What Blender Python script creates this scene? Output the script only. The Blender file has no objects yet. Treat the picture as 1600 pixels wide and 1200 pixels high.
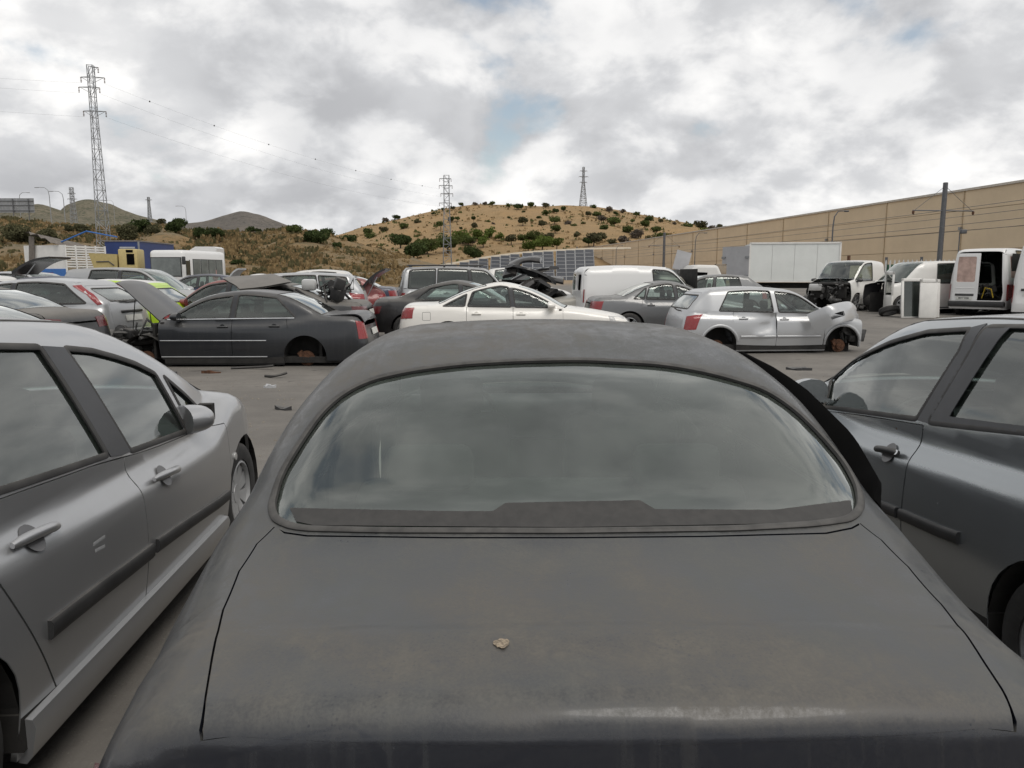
import bpy, bmesh, math, random
import numpy as np
from mathutils import Vector, Matrix
from mathutils.geometry import delaunay_2d_cdt

random.seed(7); rng = np.random.default_rng(7)
SC = bpy.context.scene
COL = SC.collection
R = math.radians
# ---------------------------------------------------------------- camera
FPX, PITCH, CH = 1180.0, R(8.3), 1.62          # focal length in photo pixels, tilt, eye height
cam_d = bpy.data.cameras.new('camera'); cam = bpy.data.objects.new('camera', cam_d); COL.objects.link(cam)
cam_d.sensor_width = 36.0; cam_d.lens = 36.0*FPX/1600; cam_d.clip_start = 0.05; cam_d.clip_end = 6000
cam.location = (0, 0, CH); cam.rotation_euler = (R(90)-PITCH, 0, 0)
SC.camera = cam
# ---------------------------------------------------------------- world: Nishita sky under broken cloud
SUN_EL, SUN_AZ = R(58), R(145)                  # azimuth clockwise from +Y
world = bpy.data.worlds.new('World'); SC.world = world; world.use_nodes = True
CLOUD_SEED = (5.5, 9.2, 1.1)
def build_world():
    nt = world.node_tree; N = nt.nodes; LK = nt.links; N.clear()
    def nd(t, **k):
        n = N.new(t)
        for a, v in k.items(): setattr(n, a, v)
        return n
    def mth(op, a, b=None, c=None, clamp=False):
        n = nd('ShaderNodeMath', operation=op); n.use_clamp = clamp
        for i, v in enumerate((a, b, c)):
            if v is None: continue
            if isinstance(v, (int, float)): n.inputs[i].default_value = v
            else: LK.new(v, n.inputs[i])
        return n.outputs[0]
    tc = nd('ShaderNodeTexCoord')
    sep = nd('ShaderNodeSeparateXYZ'); LK.new(tc.outputs['Generated'], sep.inputs[0])
    z = mth('ADD', mth('MAXIMUM', sep.outputs[2], 0.0), 0.55)
    comb = nd('ShaderNodeCombineXYZ')
    LK.new(mth('DIVIDE', sep.outputs[0], z), comb.inputs[0]); LK.new(mth('DIVIDE', sep.outputs[1], z), comb.inputs[1]); LK.new(mth('MULTIPLY', sep.outputs[2], .5), comb.inputs[2])
    off = nd('ShaderNodeVectorMath', operation='ADD'); off.inputs[1].default_value = CLOUD_SEED
    LK.new(comb.outputs[0], off.inputs[0])
    def noise(scale, detail, rough, dist=0.0, shift=0.0):
        v = nd('ShaderNodeVectorMath', operation='ADD'); v.inputs[1].default_value = (shift, shift*.7, shift*.3)
        LK.new(off.outputs[0], v.inputs[0])
        n = nd('ShaderNodeTexNoise'); n.inputs['Scale'].default_value = scale; n.inputs['Detail'].default_value = detail
        n.inputs['Roughness'].default_value = rough; n.inputs['Distortion'].default_value = dist
        LK.new(v.outputs[0], n.inputs['Vector']); return n.outputs['Fac']
    def rng_(v, a, b, c, d, smooth=True):
        n = nd('ShaderNodeMapRange'); n.interpolation_type = 'SMOOTHSTEP' if smooth else 'LINEAR'
        for i, x in enumerate((a, b, c, d)): n.inputs[i+1].default_value = x
        LK.new(v, n.inputs[0]); return n.outputs[0]
    body = noise(3.4, 9, .52, .12)
    cover0 = rng_(body, .305, .405, 0.0, 1.0)
    cover = mth('MAXIMUM', cover0, rng_(sep.outputs[2], .03, .14, 1.0, 0.0))
    big = rng_(noise(2.1, 3, .5, .1, 5.1), .34, .66, 0.0, 1.0)
    mid = rng_(noise(6.2, 9, .54, .15, 9.3), .39, .62, 0.0, 1.0)
    edge = mth('MULTIPLY', rng_(body, .36, .46, 0.0, 1.0), rng_(body, .46, .60, 1.0, 0.0))       # bright rims round the gaps
    shade = mth('ADD', mth('ADD', mth('MULTIPLY', big, .40), mth('MULTIPLY', mid, .48)), mth('MULTIPLY', edge, .20), None)
    ramp = nd('ShaderNodeValToRGB'); cr = ramp.color_ramp
    cr.elements[0].position = 0.0; cr.elements[0].color = (.39, .395, .41, 1)
    cr.elements[1].position = 1.0; cr.elements[1].color = (.86, .85, .835, 1)
    e = cr.elements.new(.42); e.color = (.545, .55, .562, 1)
    e = cr.elements.new(.70); e.color = (.70, .698, .698, 1)
    LK.new(shade, ramp.inputs[0])
    sc10 = nd('ShaderNodeVectorMath', operation='SCALE'); sc10.inputs['Scale'].default_value = 11.4
    LK.new(ramp.outputs[0], sc10.inputs[0])
    sky = nd('ShaderNodeTexSky'); sky.sky_type = 'NISHITA'; sky.sun_disc = False
    sky.sun_elevation = SUN_EL; sky.sun_rotation = SUN_AZ; sky.dust_density = 2.0
    skyg = nd('ShaderNodeVectorMath', operation='MULTIPLY'); skyg.inputs[1].default_value = (1.5, 1.35, 1.15)
    LK.new(sky.outputs[0], skyg.inputs[0])
    mx = nd('ShaderNodeMix', data_type='RGBA')
    LK.new(mth('ADD', mth('MULTIPLY', cover, .80), .20), mx.inputs['Factor']); LK.new(skyg.outputs[0], mx.inputs['A']); LK.new(sc10.outputs[0], mx.inputs['B'])
    bg = nd('ShaderNodeBackground'); bg.inputs['Strength'].default_value = 0.1
    out = nd('ShaderNodeOutputWorld')
    LK.new(mx.outputs['Result'], bg.inputs['Color']); LK.new(bg.outputs[0], out.inputs[0])
build_world()
# ---------------------------------------------------------------- veiled sun
sd = bpy.data.lights.new('sun', 'SUN'); sd.energy = 1.5; sd.angle = R(30); sd.color = (1, .95, .88)
sun = bpy.data.objects.new('sun', sd); COL.objects.link(sun)
sv = Vector((math.sin(SUN_AZ)*math.cos(SUN_EL), math.cos(SUN_AZ)*math.cos(SUN_EL), math.sin(SUN_EL)))
sun.rotation_euler = sv.to_track_quat('Z', 'Y').to_euler(); sun.location = (0, 0, 60)
# ---------------------------------------------------------------- exposure
vs = SC.view_settings; vs.view_transform = 'Standard'; vs.look = 'None'; vs.gamma = 1; vs.exposure = 0.15; vs.use_curve_mapping = False
SC.cycles.max_bounces = 8; SC.cycles.transparent_max_bounces = 24; SC.cycles.caustics_reflective = False; SC.cycles.caustics_refractive = False
SC.cycles.sample_clamp_indirect = 6
# ================================================================ helpers
CP, SP = math.cos(PITCH), math.sin(PITCH)
def ray(px, py):
    x = (px-800)/FPX; y = (600-py)/FPX
    return np.array([x, CP+y*SP, -SP+y*CP])
def at_y(px, py, Y):
    d = ray(px, py); return np.array([0, 0, CH]) + d*(Y/d[1])
def gx(px, Y, z=1.2):                              # X of image column px at ground distance Y
    return (px-800)/FPX*(Y*CP+(CH-z)*SP)
def gz(Y):                                          # the yard climbs a little away from the camera
    return float(np.clip((Y-16)*.010, 0, .36))
def sm(o, d):
    for k, v in d.items(): o[k] = v
def tag(o, label=None, cat=None, group=None, kind=None):
    if label: o['label'] = label
    if cat: o['category'] = cat
    if group: o['group'] = group
    if kind: o['kind'] = kind
    return o
def thing(name, label, cat, loc=(0, 0, 0), rz=0.0, group=None):
    o = bpy.data.objects.new(name, None); COL.objects.link(o); o.empty_display_size = .2
    o.location = loc; o.rotation_euler = (0, 0, rz)
    return tag(o, label, cat, group)
def link(name, me, parent=None):
    o = bpy.data.objects.new(name, me); COL.objects.link(o)
    if parent is not None: o.parent = parent
    return o
def copy_tree(o, parent=None):
    c = o.copy(); COL.objects.link(c); c.parent = parent
    for ch in list(o.children): copy_tree(ch, c)
    return c
class MB:
    """collects shapes into one mesh"""
    def __init__(s): s.v = []; s.f = []; s.n = 0
    def add(s, v, f):
        v = np.asarray(v, float); s.v.append(v); s.f += [tuple(int(i)+s.n for i in q) for q in f]; s.n += len(v); return s
    def box(s, c, d, rz=0, ry=0, rx=0, taper=None):
        hx, hy, hz = d[0]/2, d[1]/2, d[2]/2
        v = np.array([(a*hx, b*hy, e*hz) for e in (-1, 1) for b in (-1, 1) for a in (-1, 1)], float)
        if taper: v[4:, 0] *= taper[0]; v[4:, 1] *= taper[1]
        M = np.array((Matrix.Rotation(rz, 3, 'Z') @ Matrix.Rotation(ry, 3, 'Y') @ Matrix.Rotation(rx, 3, 'X')))
        v = v @ M.T + np.array(c)
        return s.add(v, [(0, 2, 3, 1), (4, 5, 7, 6), (0, 1, 5, 4), (2, 6, 7, 3), (0, 4, 6, 2), (1, 3, 7, 5)])
    def rbox(s, c, d, r=.03, rz=0, ry=0, rx=0, n=2):
        """box with rounded edges"""
        h = np.array(d)/2; r = min(r, *(h*.98))
        bm = bmesh.new(); bmesh.ops.create_cube(bm, size=1)
        for q in bm.verts: q.co = Vector((q.co.x*d[0], q.co.y*d[1], q.co.z*d[2]))
        bmesh.ops.bevel(bm, geom=bm.edges[:], offset=r, segments=n, affect='EDGES', profile=.5)
        M = Matrix.Rotation(rz, 3, 'Z') @ Matrix.Rotation(ry, 3, 'Y') @ Matrix.Rotation(rx, 3, 'X')
        bm.verts.index_update()
        v = [tuple(M @ q.co + Vector(c)) for q in bm.verts]; f = [[q.index for q in g.verts] for g in bm.faces]
        bm.free(); return s.add(v, f)
    def tube(s, pts, r, n=8, cap=True):
        P = np.asarray(pts, float); m = len(P)
        rr = np.broadcast_to(np.asarray(r, float), (m,))
        T = np.gradient(P, axis=0); T /= np.linalg.norm(T, axis=1, keepdims=True)+1e-9
        up = np.array([0, 0, 1.]) if abs(T[0][2]) < .9 else np.array([1., 0, 0])
        V = []
        for i in range(m):
            a = np.cross(T[i], up); a /= np.linalg.norm(a)+1e-9; b = np.cross(a, T[i]); up = b
            for k in range(n):
                t = 2*math.pi*k/n; V.append(P[i]+rr[i]*(math.cos(t)*a+math.sin(t)*b))
        F_ = [(i*n+k, i*n+(k+1) % n, (i+1)*n+(k+1) % n, (i+1)*n+k) for i in range(m-1) for k in range(n)]
        if cap: F_ += [tuple(range(n))[::-1], tuple((m-1)*n+k for k in range(n))]
        return s.add(V, F_)
    def lathe(s, prof, n=24, axis='y', c=(0, 0, 0), close=False):
        """prof = [(radius, along axis)]"""
        V = []; m = len(prof)
        for (r, a) in prof:
            for k in range(n):
                t = 2*math.pi*k/n; u, w = r*math.cos(t), r*math.sin(t)
                V.append({'y': (u, a, w), 'z': (u, w, a), 'x': (a, u, w)}[axis])
        F_ = [(i*n+k, i*n+(k+1) % n, ((i+1) % m)*n+(k+1) % n, ((i+1) % m)*n+k) for i in range(m if close else m-1) for k in range(n)]
        if not close: F_ += [tuple(range(n))[::-1], tuple((m-1)*n+k for k in range(n))]
        return s.add(np.array(V)+np.array(c), F_)
    def prism(s, pts, y0, y1, axis='y'):
        """outline in the two other axes, extruded along axis"""
        n = len(pts)
        def q(a, b, t): return {'y': (a, t, b), 'z': (a, b, t), 'x': (t, a, b)}[axis]
        V = [q(a, b, y0) for a, b in pts]+[q(a, b, y1) for a, b in pts]
        F_ = [tuple(range(n)), tuple(range(2*n-1, n-1, -1))]+[(i, (i+1) % n+0, (i+1) % n+n, i+n) for i in range(n)]
        return s.add(V, F_)
    def mesh(s, name, mat, smooth=False, angle=40):
        me = bpy.data.meshes.new(name)
        me.from_pydata(np.concatenate(s.v).tolist() if s.v else [], [], s.f)
        bm = bmesh.new(); bm.from_mesh(me); bmesh.ops.recalc_face_normals(bm, faces=bm.faces[:]); bm.to_mesh(me); bm.free()
        if mat: me.materials.append(mat)
        if smooth:
            me.shade_smooth(); me.set_sharp_from_angle(angle=R(angle))
        return me
    def build(s, name, mat, parent=None, smooth=False, angle=40):
        return link(name, s.mesh(name, mat, smooth, angle), parent)
def text_mesh(txt, size, mat, name='lettering', bold=0.0):
    cu = bpy.data.curves.new(name, 'FONT'); cu.body = txt; cu.size = size; cu.align_x = 'CENTER'; cu.align_y = 'CENTER'; cu.extrude = .001; cu.offset = bold
    o = bpy.data.objects.new(name, cu); COL.objects.link(o)
    dg = bpy.context.evaluated_depsgraph_get(); me = bpy.data.meshes.new_from_object(o.evaluated_get(dg))
    bpy.data.objects.remove(o); bpy.data.curves.remove(cu)
    me.name = name; me.materials.clear(); me.materials.append(mat); return me

# ---------------------------------------------------------------- 1-D curves and implicit blends
def crv(pts, lin=False):
    P = sorted(pts); x = np.array([p[0] for p in P], float); y = np.array([p[1] for p in P], float)
    if lin or len(x) < 3: return lambda t: np.interp(t, x, y)
    h = np.diff(x); d = np.diff(y)/h; m = np.zeros(len(x))
    for i in range(1, len(x)-1):
        if d[i-1]*d[i] > 0:
            w1, w2 = 2*h[i]+h[i-1], h[i]+2*h[i-1]; m[i] = (w1+w2)/(w1/d[i-1]+w2/d[i])
    m[0], m[-1] = d[0], d[-1]
    X = np.linspace(x[0], x[-1], 400); k = np.clip(np.searchsorted(x, X)-1, 0, len(h)-1)
    t = (X-x[k])/h[k]
    Y = (2*t**3-3*t**2+1)*y[k]+(t**3-2*t**2+t)*h[k]*m[k]+(-2*t**3+3*t**2)*y[k+1]+(t**3-t**2)*h[k]*m[k+1]
    return lambda q: np.interp(q, X, Y)
def smax(a, b, k): return np.maximum(a, b)+np.maximum(k-np.abs(a-b), 0)**2/(4*k)
def smin(a, b, k): return np.minimum(a, b)-np.maximum(k-np.abs(a-b), 0)**2/(4*k)
def inpoly(P, poly):
    x, y = P[:, 0], P[:, 1]; c = np.zeros(len(P), bool); n = len(poly)
    for i in range(n):
        x0, y0 = poly[i]; x1, y1 = poly[i-1]
        if y0 == y1: continue
        k = ((y0 > y) != (y1 > y)) & (x < (x1-x0)*(y-y0)/(y1-y0)+x0); c ^= k
    return c
def segdist(P, poly):
    A = np.asarray(poly); B = np.roll(A, -1, 0); best = np.full(len(P), 1e9)
    for a, b in zip(A, B):
        ab = b-a; L2 = ab@ab
        if L2 < 1e-12: continue
        t = np.clip(((P-a)@ab)/L2, 0, 1); best = np.minimum(best, np.linalg.norm(P-(a+t[:, None]*ab), axis=1))
    return best
def rp(pts, r, n=4):
    """round the corners of a closed 2-D polygon; r may be a list"""
    P = [np.array(p, float) for p in pts]; out = []
    for i, p in enumerate(P):
        q = r[i] if isinstance(r, (list, tuple)) else r
        a, b = P[i-1]-p, P[(i+1) % len(P)]-p; la, lb = np.linalg.norm(a), np.linalg.norm(b)
        if q <= 0 or la < 1e-6 or lb < 1e-6: out.append(tuple(p)); continue
        t = min(q, la*.48, lb*.48); s, e = p+a/la*t, p+b/lb*t
        for k in range(n+1):
            u = k/n; out.append(tuple((1-u)**2*s+2*u*(1-u)*p+u*u*e))
    return out
def dens(P, h, closed=True):
    P = np.asarray(P, float); out = []; n = len(P)
    for i in range(n if closed else n-1):
        a, b = P[i], P[(i+1) % n]; m = max(1, int(math.ceil(np.linalg.norm(b-a)/h)))
        for k in range(m): out.append(a+(b-a)*k/m)
    if not closed: out.append(P[-1])
    return np.array(out)

# ---------------------------------------------------------------- the car body as a smooth surface
class Shape:
    def __init__(s, **p):
        s.__dict__.update(dict(crown=.05, kf=.12, kr=.10, gcrown=.05, gkf=.22, gkr=.12, tum=.30, gc=.12, k1=.10, k2=.16, kg=.10, kj=.05, xt=None, gkt=.08, z0=.7, ktail=.12))
        s.__dict__.update(p)
        for k in ('plan', 'gz_', 'deck', 'xf', 'xr', 'zc', 'belt', 'yb'): setattr(s, 'c_'+k, crv(getattr(s, k)))
        s.c_xt = crv(s.xt) if s.xt else None
        s.mid = s.__dict__.get('mid', s.L*.5)
    def F(s, x, y, z):
        y = np.abs(y)
        side = y-s.c_plan(x)*s.c_gz_(z)
        top = z-(s.c_deck(x)-s.crown*(y/.8)**2)
        fr = s.c_xf(z)+s.kf*y*y-x
        re = x-(s.L-s.c_xr(z)-s.kr*y*y)
        FL = smax(smax(side, top, s.k1), np.maximum(fr, re), s.k2)
        zb = s.c_belt(x); dz = np.maximum(z-zb, 0)
        gs = y-(s.c_yb(x)-s.tum*dz-s.gc*dz*dz)
        xe = np.where(x < s.mid, x-s.gkf*y*y, x+s.gkr*y*y)
        e = .02; zz = s.c_zc(xe); sl = (s.c_zc(xe+e)-s.c_zc(xe-e))/(2*e)
        gt = (z-(zz-s.gcrown*y*y))/np.sqrt(1+sl*sl)
        FG = smax(gs, gt, s.kg)
        if s.c_xt is not None:
            tl = x-(s.c_xt(z)-s.gkt*y*y); FG = smax(FG, tl, s.ktail)
        return smin(FL, FG, s.kj)
    def solve(s, o, d, T):
        lo = np.zeros(len(o)); hi = np.full(len(o), float(T))
        for _ in range(26):
            m = (lo+hi)/2; p = o+d*m[:, None]; ins = s.F(p[:, 0], p[:, 1], p[:, 2]) < 0
            lo = np.where(ins, m, lo); hi = np.where(ins, hi, m)
        return o+d*((lo+hi)/2)[:, None]
    def S(s, pts, sg=1):
        P = np.asarray(pts, float).reshape(-1, 2); n = len(P)
        return s.solve(np.c_[P[:, 0], np.zeros(n), P[:, 1]], np.tile([0, float(sg), 0], (n, 1)), 1.4)
    def T(s, pts):
        P = np.asarray(pts, float).reshape(-1, 2); n = len(P)
        return s.solve(np.c_[P[:, 0], P[:, 1], np.full(n, .45)], np.tile([0, 0, 1.], (n, 1)), 3.0)
    def E(s, pts, sg=1):
        P = np.asarray(pts, float).reshape(-1, 2); n = len(P)
        return s.solve(np.c_[np.full(n, s.mid), P], np.tile([float(sg), 0, 0], (n, 1)), s.L)
    def grad(s, P):
        e = .004; g = []
        for a in range(3):
            d = np.zeros(3); d[a] = e; A, B = P+d, P-d
            g.append(s.F(A[:, 0], A[:, 1], A[:, 2])-s.F(B[:, 0], B[:, 1], B[:, 2]))
        g = np.array(g).T; return g/(np.linalg.norm(g, axis=1, keepdims=True)+1e-9)
    def todom(s, P, dom):
        if dom == 'side': return P[:, [0, 2]]
        if dom == 'top': return P[:, [0, 1]]
        if dom == 'polar': return np.c_[P[:, 0], np.arctan2(P[:, 2]-s.z0, P[:, 1])*.85]
        if dom in ('tail', 'nose'):
            sg = 1 if dom == 'tail' else -1; xc = s.L-1.0 if sg > 0 else 1.0
            return np.c_[np.arctan2(P[:, 1], (P[:, 0]-xc)*sg)*.95, P[:, 2]]
    def fromdom(s, Q, dom, sg):
        n = len(Q)
        if dom == 'side': return s.S(Q, sg)
        if dom == 'top': return s.T(Q)
        if dom == 'polar':
            t = Q[:, 1]/.85
            return s.solve(np.c_[Q[:, 0], np.zeros(n), np.full(n, s.z0)], np.c_[np.zeros(n), np.cos(t), np.sin(t)], 2.2)
        k = 1 if dom == 'tail' else -1; xc = s.L-1.0 if k > 0 else 1.0; t = Q[:, 0]/.95
        return s.solve(np.c_[np.full(n, xc), np.zeros(n), Q[:, 1]], np.c_[k*np.cos(t), np.sin(t), np.zeros(n)], 2.0)
    def panel(s, outline, dom, h, holes=(), off=0.0, skirt=.018, warp=None):
        """mesh data (verts, faces, normals) of one body panel; outline/holes are 3-D loops lying on the surface"""
        loops = [dens(s.todom(np.asarray(o), dom), h*.8) for o in [outline]+list(holes)]
        out = loops[0]; sg = 1 if np.mean(np.asarray(outline)[:, 1]) >= 0 else -1
        lo, hi = out.min(0), out.max(0)
        g = np.stack(np.meshgrid(np.arange(lo[0]+h*.5, hi[0], h), np.arange(lo[1]+h*.5, hi[1], h)), -1).reshape(-1, 2)
        if len(g):
            k = inpoly(g, out)
            for q in loops[1:]: k &= ~inpoly(g, q)
            g = g[k]
        for q in loops:
            if len(g): g = g[segdist(g, q) > h*.42]
        V = [Vector(p) for p in np.concatenate(loops)]; ed = []; b = 0
        for q in loops:
            ed += [(b+i, b+(i+1) % len(q)) for i in range(len(q))]; b += len(q)
        V += [Vector(p) for p in g]
        r = delaunay_2d_cdt(V, ed, [], 0, 1e-5)
        Q = np.array([tuple(v) for v in r[0]]); Fc = np.array([f for f in r[2]])
        c = Q[Fc].mean(1); k = inpoly(c, out)
        for q in loops[1:]: k &= ~inpoly(c, q)
        a, bb, cc = Q[Fc[:, 0]], Q[Fc[:, 1]], Q[Fc[:, 2]]
        ar = np.abs((bb-a)[:, 0]*(cc-a)[:, 1]-(bb-a)[:, 1]*(cc-a)[:, 0]); k &= ar > 1e-7
        Fc = Fc[k]
        P = s.fromdom(Q, dom, sg); Nn = s.grad(P)
        fn = np.cross(P[Fc[:, 1]]-P[Fc[:, 0]], P[Fc[:, 2]]-P[Fc[:, 0]])
        flip = (fn*Nn[Fc].mean(1)).sum(1) < 0; Fc[flip] = Fc[flip][:, ::-1]
        if warp is not None:
            P = warp(P)
            P2 = P
            fn = np.cross(P[Fc[:, 1]]-P[Fc[:, 0]], P[Fc[:, 2]]-P[Fc[:, 0]]); Nn = np.zeros_like(P)
            for j in range(3): np.add.at(Nn, Fc[:, j], fn)
            Nn /= np.linalg.norm(Nn, axis=1, keepdims=True)+1e-12
        P = P+Nn*off
        if skirt > 0:
            cnt = {}
            for f in Fc:
                for i in range(3):
                    e = (f[i], f[(i+1) % 3]); cnt[e] = cnt.get(e, 0)+1
            bd = [e for e in cnt if (e[1], e[0]) not in cnt]
            ids = sorted({i for e in bd for i in e}); m = {v: i for i, v in enumerate(ids)}; nb = len(P); kk = len(ids)
            top = P[ids]; bot = top-Nn[ids]*skirt
            sn = np.zeros((kk, 3))
            for a_, b_ in bd:
                e = P[b_]-P[a_]; q = np.cross(e, Nn[a_]); sn[m[a_]] += q; sn[m[b_]] += q
            sn /= np.linalg.norm(sn, axis=1, keepdims=True)+1e-9
            F2 = [(nb+m[b_], nb+m[a_], nb+kk+m[a_], nb+kk+m[b_]) for a_, b_ in bd]
            P = np.concatenate([P, top, bot]); Nn = np.concatenate([Nn, sn, sn])
            faces = [tuple(f) for f in Fc.tolist()]+F2
        else: faces = [tuple(f) for f in Fc.tolist()]
        return P, faces, Nn
def pmesh(name, data, mat, dx, mirror=False):
    P, F_, N_ = data; P = P.copy(); N_ = N_.copy(); P[:, 0] -= dx
    if mirror: P[:, 1] *= -1; N_[:, 1] *= -1; F_ = [f[::-1] for f in F_]
    me = bpy.data.meshes.new(name); me.from_pydata(P.tolist(), [], F_); me.update()
    me.materials.append(mat); me.shade_smooth()
    me.normals_split_custom_set_from_vertices([tuple(n) for n in N_])
    return me
def sweep(P, N_, w, h, cap=True, base=-.004):
    hh = np.broadcast_to(np.asarray(h, float), (len(P),))
    """trim strip along a path on a surface"""
    P = np.asarray(P, float); T = np.gradient(P, axis=0); T /= np.linalg.norm(T, axis=1, keepdims=True)+1e-9
    B = np.cross(T, N_); B /= np.linalg.norm(B, axis=1, keepdims=True)+1e-9
    pr = [(-w/2, 0), (-w/2, .6), (-w*.32, 1), (w*.32, 1), (w/2, .6), (w/2, 0)]; k = len(pr); V = []
    for i in range(len(P)):
        for a, b in pr: V.append(P[i]+B[i]*a+N_[i]*(b*hh[i] if b else base))
    m = len(P)
    F_ = [(i*k+j, i*k+(j+1) % k, (i+1)*k+(j+1) % k, (i+1)*k+j) for i in range(m-1) for j in range(k)]
    F_ += [tuple(range(k)), tuple((m-1)*k+j for j in range(k))]
    return V, F_
# ================================================================ materials
def mat(name):
    m = bpy.data.materials.new(name); m.use_nodes = True; m.node_tree.nodes.clear(); return m
class NT:
    def __init__(s, name): s.m = mat(name); s.t = s.m.node_tree; s.N = s.t.nodes; s.L = s.t.links
    def n(s, t, ins=None, **k):
        o = s.N.new(t)
        for a, v in k.items(): setattr(o, a, v)
        for a, v in (ins or {}).items(): s.set(o.inputs[a], v)
        return o
    def set(s, i, v):
        if isinstance(v, bpy.types.NodeSocket): s.L.new(v, i)
        elif isinstance(v, (tuple, list)) and len(v) == 3 and i.type == 'RGBA': i.default_value = (*v, 1)
        else: i.default_value = v
    def math(s, op, a, b=0.0, clamp=False):
        o = s.N.new('ShaderNodeMath'); o.operation = op; o.use_clamp = clamp; s.set(o.inputs[0], a); s.set(o.inputs[1], b); return o.outputs[0]
    def coord(s, kind='Object', scale=(1, 1, 1), loc=(0, 0, 0)):
        tc = s.n('ShaderNodeTexCoord'); mp = s.n('ShaderNodeMapping', {'Vector': tc.outputs[kind], 'Scale': scale, 'Location': loc}); return mp.outputs[0]
    def noise(s, vec, scale, detail=4, rough=.55, dist=0):
        return s.n('ShaderNodeTexNoise', {'Vector': vec, 'Scale': scale, 'Detail': detail, 'Roughness': rough, 'Distortion': dist}).outputs['Fac']
    def mr(s, v, a, b, c=0.0, d=1.0):
        return s.n('ShaderNodeMapRange', {0: v, 1: a, 2: b, 3: c, 4: d}, interpolation_type='SMOOTHSTEP').outputs[0]
    def mix(s, f, a, b):
        o = s.n('ShaderNodeMix', data_type='RGBA'); s.set(o.inputs['Factor'], f); s.set(o.inputs['A'], a); s.set(o.inputs['B'], b); return o.outputs['Result']
    def bsdf(s, **k):
        return s.n('ShaderNodeBsdfPrincipled', {a.replace('_', ' '): v for a, v in k.items()})
    def bump(s, h, st=.3, d=.01): return s.n('ShaderNodeBump', {'Height': h, 'Strength': st, 'Distance': d}).outputs[0]
    def out(s, sh):
        o = s.N.new('ShaderNodeOutputMaterial'); s.L.new(sh.outputs[0] if hasattr(sh, 'outputs') else sh, o.inputs[0]); return s.m
DUST = (.225, .21, .188)
_pc = {}
def paint(name, col, metallic=.0, dust=.5, rough=.32, seed=0.0):
    """car paint: clear coat over colour, settled dust on what faces up, rain streaks, dark inner side"""
    key = (name,)
    if key in _pc: return _pc[key]
    n = NT('paint_'+name); v = n.coord(loc=(seed, seed*.7, 0))
    ge = n.n('ShaderNodeNewGeometry'); up = n.n('ShaderNodeSeparateXYZ', {0: ge.outputs['Normal']}).outputs[2]
    upf = n.mr(up, .15, .95)
    big = n.noise(v, 2.3, 6, .6, .4); fine = n.noise(v, 38, 5, .7); st = n.noise(n.coord(scale=(9, 9, .7), loc=(seed, 0, 0)), 2.2, 4, .6)
    spots = n.mr(n.noise(v, 120, 2, .5), .58, .72)
    d = n.math('MULTIPLY', upf, n.math('ADD', n.mr(big, .25, .75, .62, .95), n.math('MULTIPLY', fine, .40)))
    d = n.math('ADD', d, n.mr(st, .48, .75, .0, .13))
    d = n.math('MULTIPLY', n.math('ADD', n.math('ADD', d, .10), n.math('MULTIPLY', spots, .06)), dust, clamp=True)
    c = n.mix(d, col, DUST)
    c = n.mix(ge.outputs['Backfacing'], c, (.03, .03, .032))
    rg = n.math('ADD', rough, n.math('MULTIPLY', d, .55))
    met = n.math('MULTIPLY', n.math('SUBTRACT', 1.0, d, clamp=True), metallic)
    coat = n.math('MULTIPLY', n.math('SUBTRACT', 1.0, n.math('MULTIPLY', d, 1.6), clamp=True), .6)
    b = n.bsdf(Base_Color=c, Metallic=met, Roughness=rg, Coat_Weight=coat, Coat_Roughness=.12)
    n.set(b.inputs['Normal'], n.bump(n.math('ADD', n.math('MULTIPLY', fine, .6), n.noise(v, 3.0, 2)), .05, .004))
    _pc[key] = n.out(b); return _pc[key]
def glass(name, tint=(.50, .60, .56), dust=.30, seed=0.0, dcol=(.165, .20, .175), gain=1.7):
    n = NT('glass_'+name); v = n.coord(loc=(seed, 0, seed))
    big = n.noise(v, 1.8, 5, .6, .5); st = n.noise(n.coord(scale=(26, 26, 1.3)), 1.5, 4, .6); fine = n.noise(v, 70, 3, .7)
    d = n.math('MULTIPLY', n.math('ADD', n.math('ADD', n.mr(big, .3, .75, .35, 1.), n.math('MULTIPLY', st, .35)), n.math('MULTIPLY', n.mr(fine, .55, .75), .25)), dust, clamp=True)
    tr = n.n('ShaderNodeBsdfTransparent', {'Color': tint})
    gl = n.n('ShaderNodeBsdfGlossy', {'Color': (.9, .92, .9), 'Roughness': .035})
    df = n.n('ShaderNodeBsdfDiffuse', {'Color': dcol})
    fr = n.n('ShaderNodeFresnel', {'IOR': 1.52}).outputs[0]; fr = n.math('MULTIPLY', fr, gain)        # both faces of the pane reflect
    m1 = n.n('ShaderNodeMixShader', {0: d, 1: tr.outputs[0], 2: df.outputs[0]})
    m2 = n.n('ShaderNodeMixShader', {0: n.math('MULTIPLY', fr, n.math('SUBTRACT', 1.25, n.math('MULTIPLY', d, .9))), 1: m1.outputs[0], 2: gl.outputs[0]})
    return n.out(m2)
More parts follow.
